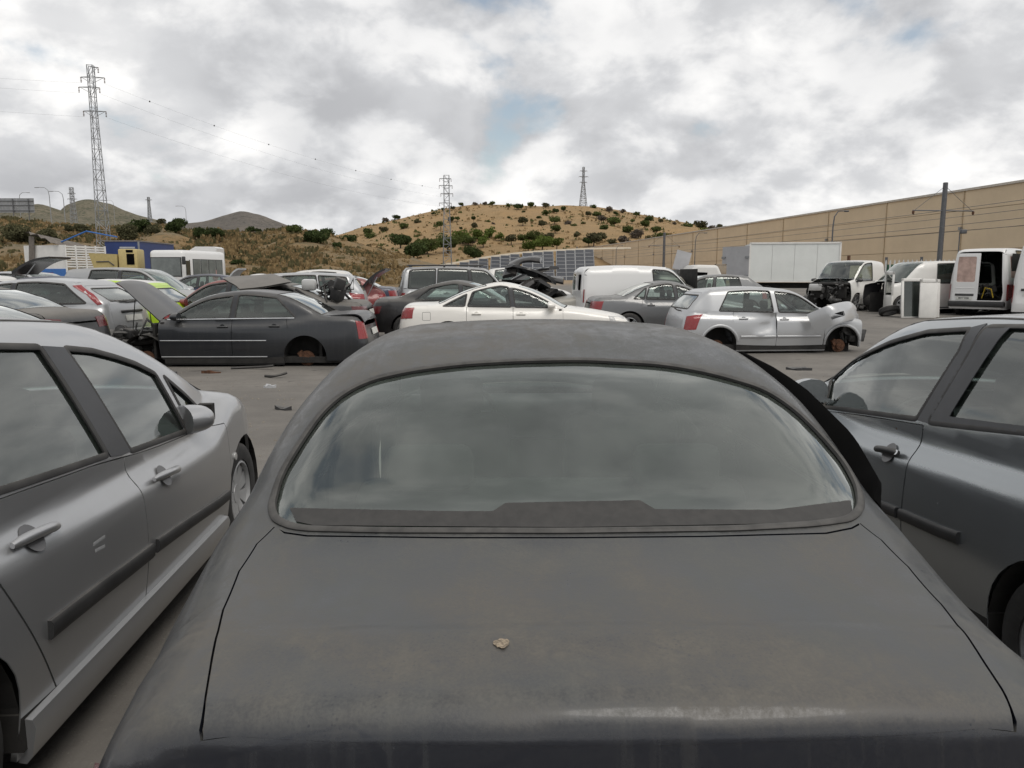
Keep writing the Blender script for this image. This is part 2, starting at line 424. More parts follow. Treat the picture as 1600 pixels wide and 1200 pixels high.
def plain(name, col, rough=.6, metallic=0.0, var=.25, scale=6.0, dust=0.0, bump=0.0, spec=.5):
    n = NT(name); v = n.coord(); a = n.noise(v, scale, 6, .6, .2); f = n.noise(v, scale*11, 4, .65)
    q = n.math('ADD', n.mr(a, .25, .75, 1-var, 1+var*.5), n.math('MULTIPLY', n.math('SUBTRACT', f, .5), var*.6))
    cc = n.n('ShaderNodeVectorMath', {0: (*col,), 'Scale': q}, operation='SCALE').outputs[0]
    if dust:
        ge = n.n('ShaderNodeNewGeometry'); up = n.n('ShaderNodeSeparateXYZ', {0: ge.outputs['Normal']}).outputs[2]
        cc = n.mix(n.math('MULTIPLY', n.math('ADD', n.mr(up, .1, .9), .15), n.math('MULTIPLY', n.mr(a, .3, .7, .5, 1.), dust), clamp=True), cc, DUST)
    b = n.bsdf(Base_Color=cc, Roughness=rough, Metallic=metallic, Specular_IOR_Level=spec)
    if bump: n.set(b.inputs['Normal'], n.bump(n.math('ADD', a, f), bump, .01))
    return n.out(b)
def lens(name, col, rough=.15):
    n = NT('lens_'+name); v = n.coord(scale=(60, 60, 18)); w = n.n('ShaderNodeTexWave', {'Vector': v, 'Scale': 1.2, 'Distortion': .5}).outputs['Fac']
    d = n.noise(n.coord(), 8, 5, .65)
    c = n.mix(n.math('MULTIPLY', n.mr(d, .4, .8), .12), col, DUST)
    b = n.bsdf(Base_Color=c, Roughness=rough, Coat_Weight=.5, Specular_IOR_Level=.6)
    n.set(b.inputs['Normal'], n.bump(w, .25, .004)); return n.out(b)
M = {}
M['rubber'] = plain('rubber', (.022, .022, .023), .75, dust=.35, var=.4)
M['tyre'] = plain('tyre', (.025, .025, .026), .85, dust=.45, var=.5, scale=14)
M['trim'] = plain('black_trim', (.028, .029, .031), .5, dust=.30, var=.3)
M['gloss_black'] = plain('gloss_black', (.012, .012, .013), .18, dust=.2, var=.2)
M['pillar'] = plain('pillar_film', (.026, .028, .033), .42, dust=.08, var=.25)
M['frit'] = plain('dark_frit', (.020, .019, .018), .6, dust=.08, var=.15, scale=30)
M['dark'] = plain('underbody', (.018, .017, .016), .9, dust=.15, var=.5)
M['seat'] = plain('seat_cloth', (.055, .058, .062), .95, var=.3, scale=20)
M['seat_light'] = plain('seat_cloth_light', (.12, .115, .105), .95, var=.3, scale=20)
M['dash'] = plain('dashboard_plastic', (.035, .036, .038), .7, var=.2, dust=.25)
M['rim'] = plain('alloy', (.36, .37, .38), .4, .75, var=.3, dust=.35, scale=12)
M['chrome'] = plain('chrome', (.62, .63, .64), .22, .9, var=.15)
M['rust'] = plain('rusty_iron', (.13, .062, .035), .85, .2, var=.6, scale=18, bump=.3)
M['steel'] = plain('galvanised_steel', (.30, .31, .32), .55, .6, var=.25, scale=3)
M['engine'] = plain('engine_metal', (.10, .10, .10), .6, .4, var=.7, scale=12, dust=.4)
M['silver_plastic'] = plain('silver_plastic', (.50, .51, .52), .4, .3, var=.15, dust=.2)
M['red'] = lens('red', (.24, .008, .010)); M['dark_red'] = lens('dark_red', (.10, .008, .010)); M['amber'] = lens('amber', (.5, .16, .03)); M['clear'] = lens('clear', (.46, .46, .45))
M['smoke'] = lens('smoke', (.10, .085, .085))
M['plate'] = plain('number_plate', (.62, .62, .58), .5, var=.15)
M['ink'] = plain('plate_ink', (.02, .02, .025), .6)
M['white_paint'] = plain('white_paint', (.72, .71, .68), .45, var=.12, dust=.25, scale=2)
M['cardboard'] = plain('brown_board', (.30, .25, .19), .9, var=.2)
M['glass'] = glass('side', (.62, .72, .68), .12)
M['glass_clear'] = glass('clear', (.76, .85, .82), .08, 3.0)
M['glass_dark'] = glass('dark', (.12, .14, .15), .16, 5.0)
M['glass_ws'] = glass('screen', (.62, .70, .67), .32, 8.0)

def dusty_black(name):
    """black paint under a grey film of dust with dried rain spots, tide marks and runs"""
    n = NT('paint_'+name); v = n.coord(); ge = n.n('ShaderNodeNewGeometry'); up = n.n('ShaderNodeSeparateXYZ', {0: ge.outputs['Normal']}).outputs[2]
    upf = n.mr(up, .22, .93); big = n.noise(v, 1.6, 5, .6, .6); mid = n.noise(v, 9, 6, .65, .3); fine = n.math('ADD', n.math('MULTIPLY', n.mr(n.noise(v, 170, 3, .7), .38, .62), .58), n.math('MULTIPLY', n.mr(n.noise(v, 46, 4, .7), .36, .64), .42))
    vo = n.n('ShaderNodeTexVoronoi', {'Vector': v, 'Scale': 95.0, 'Randomness': 1.0}); drops = n.mr(vo.outputs['Distance'], .10, .30, 1.0, 0.0)
    dmask = n.mr(n.noise(v, 3.1, 4, .6, .5), .45, .62); drops = n.math('MULTIPLY', drops, dmask)
    vo2 = n.n('ShaderNodeTexVoronoi', {'Vector': v, 'Scale': 38.0, 'Randomness': 1.0}); pale = n.math('MULTIPLY', n.mr(vo2.outputs['Distance'], .03, .09, 1.0, 0.0), n.mr(n.noise(v, 14, 2), .5, .6))
    run = n.noise(n.coord(scale=(.9, 22, .9)), 1.6, 4, .6, .15); tide = n.math('ABSOLUTE', n.math('SUBTRACT', n.noise(v, 1.9, 2, .4, 1.4), .5)); tide = n.math('MULTIPLY', n.mr(tide, .0, .018, 1.0, 0.0), n.mr(mid, .42, .6))
    d = n.math('MULTIPLY', upf, n.math('ADD', n.mr(big, .25, .75, .50, .76), n.math('MULTIPLY', n.math('SUBTRACT', n.mr(mid, .33, .67), .5), .30)))
    d = n.math('SUBTRACT', d, n.math('MULTIPLY', drops, .36)); d = n.math('SUBTRACT', d, n.math('MULTIPLY', tide, .18)); d = n.math('ADD', d, n.math('MULTIPLY', n.math('SUBTRACT', run, .5), n.math('MULTIPLY', upf, .10)))
    d = n.math('ADD', d, n.math('MULTIPLY', pale, .45)); d = n.math('ADD', d, n.math('MULTIPLY', n.math('SUBTRACT', fine, .5), n.math('ADD', n.math('MULTIPLY', upf, .30), .05)))
    d = n.math('ADD', d, n.mr(run, .52, .72, .02, .13), clamp=True)
    c = n.mix(d, (.009, .011, .017), n.mix(n.mr(big, .35, .65), (.092, .095, .090), (.108, .100, .086)))
    c = n.mix(ge.outputs['Backfacing'], c, (.03, .03, .032))
    b = n.bsdf(Base_Color=c, Roughness=n.math('ADD', .22, n.math('MULTIPLY', d, .55)), Coat_Weight=n.math('MULTIPLY', n.math('SUBTRACT', 1.0, n.math('MULTIPLY', d, 1.2), clamp=True), .5), Coat_Roughness=.12)
    n.set(b.inputs['Normal'], n.bump(n.math('ADD', n.math('MULTIPLY', fine, .5), n.math('MULTIPLY', drops, -.6)), .10, .002)); return n.out(b)
M['pane'] = plain('bus_pane', (.16, .18, .175), .12, var=.35, scale=1.2)
# ================================================================ ground, hills, far structures
def col2(n, v, a, b, lo, hi, scale, det=6, rough=.6): return n.mix(n.mr(n.noise(v, scale, det, rough, .3), lo, hi), a, b)
def mk_ground_mat():
    n = NT('yard_surface'); v = n.coord()
    c = col2(n, v, (.138, .129, .117), (.195, .181, .162), .35, .68, .55)
    c = n.mix(n.mr(n.noise(v, 6, 6, .7), .50, .75, 0, .55), c, (.11, .10, .09))
    tr = n.noise(n.coord(scale=(.22, 1.1, 1)), 1.5, 6, .65, 1.5)                    # tyre wear along the lane
    c = n.mix(n.mr(tr, .50, .72, 0, .28), c, (.095, .088, .08))
    c = n.mix(n.mr(n.noise(v, 1.4, 3, .5, 1.2), .66, .72, 0, .7), c, (.055, .05, .046))   # oil stains
    c = n.mix(n.mr(n.noise(v, 45, 3, .7), .60, .72, 0, .5), c, (.27, .25, .22))    # grit
    far = n.n('ShaderNodeSeparateXYZ', {0: v}).outputs[1]
    c = n.mix(n.mr(far, 70, 120), c, (.26, .19, .115))
    b = n.bsdf(Base_Color=c, Roughness=.92, Specular_IOR_Level=.25)
    n.set(b.inputs['Normal'], n.bump(n.math('ADD', n.noise(v, 28, 6, .7), n.noise(v, 3, 4, .6)), .5, .02)); return n.out(b)
xs = np.array([-900, -400, -200, -120]+list(np.arange(-80, 81, 8.))+[120, 200, 400, 900]); ys = np.array([-80, -30, -8]+list(np.arange(0, 72, 4.))+[80, 120, 180, 260, 400, 700, 1200, 2500])
V = [(x, y, gz(y)) for y in ys for x in xs]; nx = len(xs)
F_ = [(j*nx+i, j*nx+i+1, (j+1)*nx+i+1, (j+1)*nx+i) for j in range(len(ys)-1) for i in range(nx-1)]
tag(MB().add(V, F_).build('ground', mk_ground_mat(), None, True), kind='structure')

def hill_mat(name, a, b, c_, scrub, sc=1.0, dens_=.55):
    n = NT(name); v = n.coord()
    c = col2(n, v, a, b, .32, .68, .045*sc); c = n.mix(n.mr(n.noise(v, .16*sc, 6, .7, .4), .48, .66, 0, .75), c, c_)
    c = n.mix(n.mr(n.noise(v, .55*sc, 5, .75, .2), dens_, dens_+.14, 0, .8), c, scrub)
    b_ = n.bsdf(Base_Color=c, Roughness=.95, Specular_IOR_Level=.1)
    n.set(b_.inputs['Normal'], n.bump(n.math('ADD', n.noise(v, .5*sc, 6, .75), n.noise(v, 2.2*sc, 5, .7)), .9, .9/sc)); return n.out(b_)
from mathutils import noise as mnoise
HILLS = {}
def ridge_z(py, Y):
    d = ray(800, py); return CH+d[2]*(Y/d[1])
def hill(name, ridge, Yr, Yb, m, nu=120, nv=36, back=1.7, pw=1.25, amp=.5, fs=.05, zb=.3, key=None):
    pr = crv(ridge); p0, p1 = ridge[0][0], ridge[-1][0]
    def hz(px, Y):
        v = np.clip((Y-Yb)/(Yr-Yb), 0, back); z1 = ridge_z(float(pr(px)), Yr)
        s = np.where(v < 1, np.clip(v, 0, 1)**pw, 1-.55*((v-1)/(back-1))**1.5)
        return zb+(z1-zb)*s
    V = []
    for j in range(nv+1):
        t = j/nv*back; Y = Yb+(Yr-Yb)*t
        for i in range(nu+1):
            px = p0+(p1-p0)*i/nu; X = (px-800)/FPX*Y*CP
            e = min(1, t*3)*(.35 if abs(t-1) < .08 else 1)
            nz = mnoise.fractal(Vector((X*fs, Y*fs, 1.7)), .9, 2.1, 5)*amp*e
            V.append((X, Y, float(hz(px, Y))+nz))
    F_ = [(j*(nu+1)+i, j*(nu+1)+i+1, (j+1)*(nu+1)+i+1, (j+1)*(nu+1)+i) for j in range(nv) for i in range(nu)]
    o = MB().add(V, F_).build(name, m, None, True, 80); tag(o, kind='structure'); HILLS.setdefault(key or name, (hz, Yb, Yr, p0, p1)); return o
def on_hill(name, px, py):
    """where the sight line of a photo pixel meets a hillside"""
    hz, Yb, Yr, p0, p1 = HILLS[name]; d = ray(px, py)
    Y = np.linspace(Yb, Yr*1.05, 500); z = CH+d[2]*(Y/d[1]); h = np.array([float(hz(px, y)) for y in Y]); k = int(np.argmax(h >= z))
    if h[k] < z[k]: k = int(np.argmin(z-h))
    return np.array([d[0]*Y[k]/d[1], Y[k], h[k]])
M['hill_near'] = hill_mat('dry_bank', (.30, .20, .10), (.245, .20, .135), (.15, .13, .075), (.10, .095, .055), 2.0, .52)
M['hill_mid'] = hill_mat('dry_hillside', (.39, .26, .135), (.35, .245, .135), (.29, .21, .115), (.17, .145, .07), 1.0, .60)
M['hill_far'] = hill_mat('far_scrub_hill', (.23, .20, .145), (.17, .155, .115), (.12, .12, .085), (.07, .08, .055), .5, .47)
M['hill_far_grey'] = hill_mat('far_grey_hill', (.20, .175, .15), (.165, .15, .135), (.13, .12, .11), (.085, .085, .075), .35, .5)
hill('hill_slope', [(-700, 338), (-250, 335), (0, 341), (60, 346), (120, 352), (200, 356), (250, 351), (300, 361), (350, 360), (400, 365), (450, 359), (500, 365), (540, 377), (580, 388), (620, 397), (660, 408), (700, 420), (740, 428), (790, 433)], 140, 72, M['hill_near'], 150, 44, amp=1.1, fs=.09)
hill('hill', [(420, 392), (480, 376), (540, 364), (580, 352), (640, 338), (700, 325), (760, 319), (850, 321), (920, 324), (980, 331), (1040, 342), (1100, 353), (1150, 362), (1300, 388), (1500, 415), (1700, 431)], 420, 185, M['hill_mid'], 140, 44, amp=2.2, fs=.03)
hill('hill', [(-500, 350), (-200, 342), (0, 331), (40, 321), (68, 316), (100, 325), (140, 342), (175, 352), (230, 365)], 650, 380, M['hill_far'], 90, 26, amp=4, fs=.02)
hill('hill', [(60, 352), (95, 333), (115, 316), (145, 310), (175, 316), (205, 329), (240, 340), (290, 352), (340, 366)], 860, 560, M['hill_far'], 90, 26, amp=5, fs=.018)
hill('hill', [(230, 360), (280, 350), (330, 342), (360, 334), (382, 329), (405, 333), (430, 343), (460, 354), (520, 368)], 1100, 760, M['hill_far_grey'], 90, 24, amp=6, fs=.014)

# ---------------------------------------------------------------- shrubs and trees
def leaf_mat(name, col, tr=.25):
    n = NT('leaf_'+name); v = n.coord(); oi = n.n('ShaderNodeObjectInfo').outputs['Random']
    q = n.math('ADD', n.mr(n.noise(v, 2.2, 3, .6), .3, .7, .65, 1.25), n.math('MULTIPLY', n.math('SUBTRACT', oi, .5), .35))
    c = n.n('ShaderNodeVectorMath', {0: col, 'Scale': q}, operation='SCALE').outputs[0]
    d = n.n('ShaderNodeBsdfDiffuse', {'Color': c}); t = n.n('ShaderNodeBsdfTranslucent', {'Color': c})
    return n.out(n.n('ShaderNodeMixShader', {0: tr, 1: d.outputs[0], 2: t.outputs[0]}))
LEAF = {'dark': leaf_mat('dark', (.060, .080, .032)), 'mid': leaf_mat('mid', (.095, .118, .042)), 'bright': leaf_mat('bright', (.115, .150, .040)),
        'olive': leaf_mat('olive', (.10, .098, .055)), 'dead': leaf_mat('dead', (.135, .115, .095), .1)}
M['bark'] = plain('bark', (.10, .075, .055), .95, var=.4, scale=8)
def crown_mesh(seed, n=900, flat=.78, leaf=.11, sparse=False):
    r = np.random.default_rng(seed); lob = r.normal(size=(9, 3)); lob /= np.linalg.norm(lob, axis=1, keepdims=True); lob[:, 2] = np.abs(lob[:, 2])*.8-.1
    k = 11; cen = r.normal(size=(k, 3)); cen /= np.linalg.norm(cen, axis=1, keepdims=True); cen *= (.25+.42*r.random((k, 1))); cen[:, 2] = cen[:, 2]*.75
    rs = .30+.22*r.random(k); w = r.integers(0, k, n); d = r.normal(size=(n, 3)); d /= np.linalg.norm(d, axis=1, keepdims=True)
    c = cen[w]+d*rs[w][:, None]*(r.random((n, 1))**(.25 if not sparse else .6)); c[:, 2] *= flat; d = d[c[:, 2] > -.5*flat]; c = c[c[:, 2] > -.5*flat]
    m = len(c); a = r.normal(size=(m, 3)); a += d[:m]*0; a /= np.linalg.norm(a, axis=1, keepdims=True); b = np.cross(a, r.normal(size=(m, 3))); b /= np.linalg.norm(b, axis=1, keepdims=True)
    s = leaf*(.6+.8*r.random(m))[:, None]
    V = np.stack([c-a*s, c+b*s*.55, c+a*s, c-b*s*.55], 1).reshape(-1, 3)
    return V, [(4*i, 4*i+1, 4*i+2, 4*i+3) for i in range(m)]
CR = {}
def crown(kind, big):
    k = (kind, big, random.randrange(3))
    if k not in CR:
        V, F_ = crown_mesh(k[2]*7+{'dark': 1, 'mid': 11, 'bright': 21, 'olive': 31, 'dead': 41}[kind], 2600 if big else 700, leaf=.075 if big else .13, sparse=kind == 'dead')
        me = bpy.data.meshes.new('crown'); me.from_pydata(V.tolist(), [], F_); me.materials.append(LEAF[kind]); CR[k] = me
    return CR[k]
mtr = MB()
mtr.tube([(0, 0, -.4), (.03, 0, .3), (0, .02, .9)], [.09, .07, .05], 7)
for a in range(5): mtr.tube([(0, 0, .35), (.25*math.cos(a*1.3), .25*math.sin(a*1.3), .75), (.5*math.cos(a*1.3+.3), .5*math.sin(a*1.3+.3), 1.05)], [.05, .035, .015], 5)
TRUNK = mtr.mesh('trunk', M['bark'], True)
KW = {'dark': 'dark green', 'mid': 'green', 'bright': 'bright green', 'olive': 'olive green', 'dead': 'bare greyish'}
def shrub(hn, px, py, w, kind, label, group):
    """px,py = middle of the crown in the photo, w its width there"""
    p = on_hill(hn, px, py+w*.42); D = p[1]; Rr = w/2/FPX*D*1.16
    big = w > 24
    o = thing('tree' if big else 'shrub', label, 'tree' if big else 'shrub', (p[0], p[1], p[2]-.1), random.random()*6.3, group)
    c = link('crown', crown(kind, big), o); c.scale = (Rr, Rr, Rr); c.location = (0, 0, Rr*.60)
    t = link('trunk', TRUNK, o); t.scale = (Rr*.8, Rr*.8, Rr*.75); t.location = (0, 0, 0)
HS = [(172, 250, 45, 'dead'), (240, 232, 50, 'dark'), (60, 322, 65, 'mid'), (160, 310, 60, 'olive'), (285, 290, 65, 'mid'), (370, 262, 50, 'olive'), (465, 210, 30, 'dark'), (530, 186, 30, 'mid'), (590, 175, 35, 'olive'), (640, 155, 36, 'mid'), (730, 150, 36, 'dead'), (790, 148, 36, 'dead'), (836, 148, 42, 'mid'), (940, 160, 40, 'mid'), (1000, 163, 60, 'dark'), (1077, 156, 50, 'mid'), (1168, 158, 50, 'olive'), (1238, 192, 45, 'dark'), (1282, 180, 45, 'dark'), (1468, 168, 42, 'mid'), (1435, 210, 45, 'olive'), (1490, 212, 55, 'mid'), (1570, 182, 55, 'dead'), (1520, 240, 62, 'dead'), (1030, 203, 36, 'dark'), (1175, 205, 56, 'mid'), (1128, 235, 32, 'dark'), (1028, 250, 70, 'olive'), (1225, 245, 70, 'mid'), (1145, 270, 60, 'olive'), (1310, 270, 50, 'dead'), (1345, 285, 42, 'mid'), (1405, 270, 30, 'mid'), (1230, 305, 72, 'mid'), (1365, 340, 56, 'olive'), (1530, 300, 60, 'dark'), (1585, 250, 54, 'dark'), (515, 278, 60, 'mid'), (580, 245, 50, 'dark'), (622, 243, 40, 'mid'), (720, 240, 40, 'dark'), (940, 236, 24, 'dark'), (808, 262, 36, 'mid'), (640, 303, 28, 'dark'), (845, 275, 30, 'dead'), (725, 285, 56, 'olive'),
      (650, 350, 120, 'bright'), (740, 338, 100, 'bright'), (820, 328, 96, 'bright'), (690, 370, 90, 'mid'), (880, 352, 60, 'bright'), (955, 362, 80, 'olive'), (1030, 358, 76, 'mid'), (1100, 345, 110, 'mid'), (1060, 402, 110, 'bright'), (1150, 380, 130, 'bright'), (1240, 388, 84, 'bright'), (1190, 350, 70, 'olive'), (780, 378, 90, 'bright'), (715, 385, 50, 'dead'), (1470, 362, 110, 'olive'), (1515, 350, 80, 'olive'), (1440, 380, 70, 'dark')]
HS = [(a/4+560, b/4+280, w/4, k) for a, b, w, k in HS]
HS += [(a/4+900, b/4+280, w/4, k) for a, b, w, k in [(240, 255, 85, 'mid'), (170, 300, 60, 'mid'), (225, 385, 62, 'olive'), (290, 195, 40, 'dead'), (250, 208, 36, 'dark'), (378, 213, 45, 'mid'), (455, 243, 56, 'dark'), (432, 275, 72, 'mid'), (350, 258, 36, 'mid'), (320, 312, 82, 'mid'), (380, 335, 100, 'dead'), (300, 372, 80, 'dead'), (505, 308, 66, 'mid'), (465, 370, 84, 'olive'), (520, 350, 72, 'mid'), (695, 285, 70, 'mid'), (780, 278, 86, 'olive'), (905, 300, 80, 'olive'), (845, 302, 60, 'dead'), (795, 322, 90, 'bright'), (615, 355, 30, 'dark'), (530, 255, 40, 'olive'), (615, 275, 36, 'dead')]]
NS = [(278, 340, 26, 'dark'), (271, 352, 30, 'dark'), (226, 351, 38, 'dark'), (200, 360, 42, 'olive'), (311, 361, 28, 'dark'), (335, 361, 30, 'dark'), (252, 340, 16, 'olive'), (240, 356, 26, 'olive'), (390, 355, 18, 'dark'), (404, 354, 14, 'dark'), (513, 353, 20, 'dark'), (549, 357, 20, 'dark'), (546, 371, 24, 'dark'), (492, 366, 42, 'dark'), (460, 356, 26, 'mid'), (527, 382, 18, 'dark'), (130, 355, 24, 'olive'), (108, 355, 18, 'olive'), (30, 362, 46, 'olive'), (75, 366, 40, 'olive'), (372, 408, 22, 'dark'), (578, 366, 18, 'mid')]
ORD = ['first', 'second', 'third', 'fourth', 'fifth', 'sixth', 'seventh', 'eighth', 'ninth', 'tenth', 'eleventh', 'twelfth']
def plant_row(rows, band, side, noun, hn):
    """each plant named by colour, height on the slope and place between the landmarks"""
    groups = {}
    for q in rows: groups.setdefault((q[3], band(q), side(q)), []).append(q)
    for (k, bd, sd_), qs in groups.items():
        qs.sort()
        for i, (x, y, w, k_) in enumerate(qs):
            lb = '%s %s %s, %s' % (KW[k], noun, bd, sd_) if len(qs) == 1 else '%s %s %s %s, %s, from left' % (ORD[i], KW[k], noun, bd, sd_)
            shrub(hn(x), x, y, w, k, lb, None)
plant_row(HS, lambda q: 'on the skyline' if q[1] < (324 if 640 < q[0] < 1000 else 336) else ('on the upper hillside' if q[1] < 352 else 'low on the hillside'),
          lambda q: 'left of the middle pylon' if q[0] < 699 else ('between the pylons' if q[0] < 805 else ('left of the far pylon' if q[0] < 911 else ('right of the far pylon' if q[0] < 1000 else 'by the warehouse'))), 'shrub', lambda x: 'hill')
plant_row(NS, lambda q: 'on the bank crest' if q[1] < 362 else 'down the brown bank', lambda q: 'left of the tall pylon' if q[0] < 160 else ('above the blue container' if q[0] < 300 else ('above the minibus' if q[0] < 400 else 'right end')), 'bush', lambda x: 'hill_slope' if x < 560 else 'hill')
for (x, y, w, k, lb) in [(626, 372, 34, 'dark', 'dark green round tree left of the group beside the middle pylon'), (646, 388, 40, 'dark', 'dark round tree low down at the front of the group beside the middle pylon'), (668, 381, 40, 'mid', 'green round tree just left of the middle pylon'), (700, 374, 40, 'mid', 'green tree directly behind the middle pylon'), (742, 392, 32, 'dark', 'lone dark green ball-shaped tree right of the middle pylon')]:
    shrub('hill', x, y, w, k, lb, None)
# dry scrub: tufts nobody could count
def tufts(hn, n, p0, p1, size, m, seed):
    r = np.random.default_rng(seed); hz, Yb, Yr, a, b = HILLS[hn]; V = []; F_ = []
    for i in range(n):
        px = r.uniform(p0, p1); t = r.random()**.7; Y = Yb+(Yr-Yb)*t*1.02; X = (px-800)/FPX*Y*CP; z = float(hz(px, Y)); s = size*(.5+r.random())
        for k in range(5):
            q = r.uniform(0, 6.28); c, s_ = math.cos(q)*s, math.sin(q)*s; ox, oy = r.normal(size=2)*s*.6; h = s*r.uniform(.6, 1.5); j = len(V)
            V += [(X+ox-c*.7, Y+oy-s_*.7, z-.2*s), (X+ox+c*.7, Y+oy+s_*.7, z-.2*s), (X+ox+c*.25+r.normal()*.2*s, Y+oy+s_*.25, z+h), (X+ox-c*.3, Y+oy-s_*.3+r.normal()*.2*s, z+h*.9)]; F_.append((j, j+1, j+2, j+3))
    o = MB().add(V, F_).build('dry_scrub', m); tag(o, kind='stuff'); return o
M['straw'] = leaf_mat('straw', (.29, .21, .11)); M['scrub'] = leaf_mat('scrub', (.105, .095, .05)); M['scrub_green'] = leaf_mat('scrub_green', (.10, .11, .045))
tag(tufts('hill_slope', 3200, -150, 640, .30, M['straw'], 1), 'straw coloured dry grass over the bank behind the trucks')
tag(tufts('hill_slope', 1300, -150, 600, .42, M['scrub'], 2), 'low olive scrub scattered over the bank behind the trucks')
tag(tufts('hill', 380, 520, 1150, .6, M['scrub_green'], 3), 'low green scrub spread over the orange hillside')
tag(tufts('hill', 900, 520, 1150, .5, M['straw'], 4), 'dry straw grass over the orange hillside')
tag(tufts('hill_slope', 260, 300, 620, .5, M['straw'], 6), 'taller clumps of straw grass on the right end of the bank')

# ---------------------------------------------------------------- warehouse along the right
M['clad'] = plain('beige_cladding', (.60, .48, .33), .75, var=.10, scale=.25)
M['clad_joint'] = plain('cladding_joint', (.44, .35, .235), .8)
M['clad_seam'] = plain('cladding_seam', (.50, .40, .27), .8)
M['coping'] = plain('coping', (.50, .46, .40), .6)
wy = lambda Y: 55.33-.119*Y
wa = math.atan2(1, -.119); wh = thing('warehouse', 'long windowless beige warehouse wall running away on the right', 'building', (wy(40), 40, 0), wa)
Lw = 216*math.sqrt(1+.119**2); PW, PH = 13.0, 2.0
MB().box((Lw/2, -10.2, 4.95), (Lw, 20, 9.9)).build('wall', M['clad_joint'], wh)
pm_ = MB().box((0, 0, 0), (PW-.07, .14, PH-.05)).mesh('wall_panel', M['clad'])
for i in range(int(Lw/PW)):
    for j in range(5):
        o = link('wall_panel', pm_, wh); o.location = (PW*(i+.5), -.13, PH*(j+.5))
MB().box((Lw/2, -.15, 10.05), (Lw+.2, .5, .22)).build('coping', M['coping'], wh)
for i in range(int(Lw/PW)+1):
    MB().box((PW*i, -.0, 5.0), (.07, .10, 9.9)).build('joint_cover', M['clad_seam'], wh)
    if i % 2: MB().box((PW*i, .14, 6.2), (.28, .25, .3)).build('wall_lamp', M['steel'], wh)
# ---------------------------------------------------------------- solar panels on the bank in front of the hill
M['pv'] = plain('solar_cell', (.050, .055, .068), .35, var=.2, scale=2); M['pv_frame'] = plain('solar_frame', (.40, .41, .42), .5)
tops = crv([(640, 424), (690, 416), (730, 409), (770, 402), (830, 395), (880, 392), (920, 390), (960, 389)])
Y0, Y1, NR = 150, 172, 8; cw = 1.72
secs = [(650, 712), (716, 762), (766, 812), (816, 866), (870, 930)]
def pv_mesh():
    m = MB(); m.box((0, 0, 0), (1.62, .06, .94)); me = m.mesh('panel', M['pv']); me.materials.append(M['pv_frame'])
    fr = MB()
    for s_ in (-1, 1): fr.box((s_*.81, -.02, 0), (.07, .07, 1.0)); fr.box((0, -.02, s_*.47), (1.68, .07, .07))
    fm = fr.mesh('panel', M['pv_frame']); bm = bmesh.new(); bm.from_mesh(me); n0 = len(bm.faces); bm.from_mesh(fm); bm.faces.ensure_lookup_table()
    for f in bm.faces[n0:]: f.material_index = 1
    bm.to_mesh(me); bm.free(); return me
PV = pv_mesh()
nm_ = ['far left, lowest section of the solar panels', 'second section from the left of the solar panels', 'middle section of the solar panels', 'second section from the right of the solar panels', 'rightmost section of the solar panels by the warehouse end']
for (a, b), lb in zip(secs, nm_):
    xm = (a+b)/2; base = thing('solar_panel_array', lb, 'solar panels', ((xm-800)/FPX*Y0*CP, Y0, .3), 0)
    x0, x1 = [(q-800)/FPX*Y0*CP for q in (a, b)]; nc = max(2, int((x1-x0)/cw))
    for i in range(nc):
        X = x0+(x1-x0)*(i+.5)/nc; px = 800+X/Y0/CP*FPX; zt = max(1.0, ridge_z(float(tops(px)), Y1)); ns = max(2, int(round(math.hypot(Y1-Y0, zt)/3.2)))
        ns = max(2, int(round(zt/.86)))
        for j in range(ns):
            t = (j+.5)/ns; o = link('panel', PV, base); o.location = (X+t*.12*X-base.location[0], (Y1-Y0)*t, (zt-.3)*t); o.scale = ((x1-x0)/nc/cw*1.08, 1, (zt/ns)/1.0*1.06); o.rotation_euler = (-.35, 0, 0)
    MB().add([(x0-base.location[0]-.3, .35, -.4), (x1-base.location[0]+.3, .35, -.4), ((x1*1.12)-base.location[0], Y1-Y0+.4, max(.2, ridge_z(float(tops(b)), Y1)-.4)), ((x0*1.12)-base.location[0], Y1-Y0+.4, max(.2, ridge_z(float(tops(a)), Y1)-.4))], [(0, 1, 2, 3)]).build('backing', M['dark'], base)
P_ = [np.array([(px-800)/FPX*Y*CP, Y, ridge_z(float(tops(px)), 173)+dz]) for Y, dz in ((172.5, 0), (176, .5)) for px in np.linspace(635, 985, 40)]
V = [tuple(p) for p in P_]; n_ = 40
tag(MB().add(V, [(i, i+1, n_+i+1, n_+i) for i in range(n_-1)]).build('path', plain('pale_track', (.42, .36, .27), .95)), kind='structure')

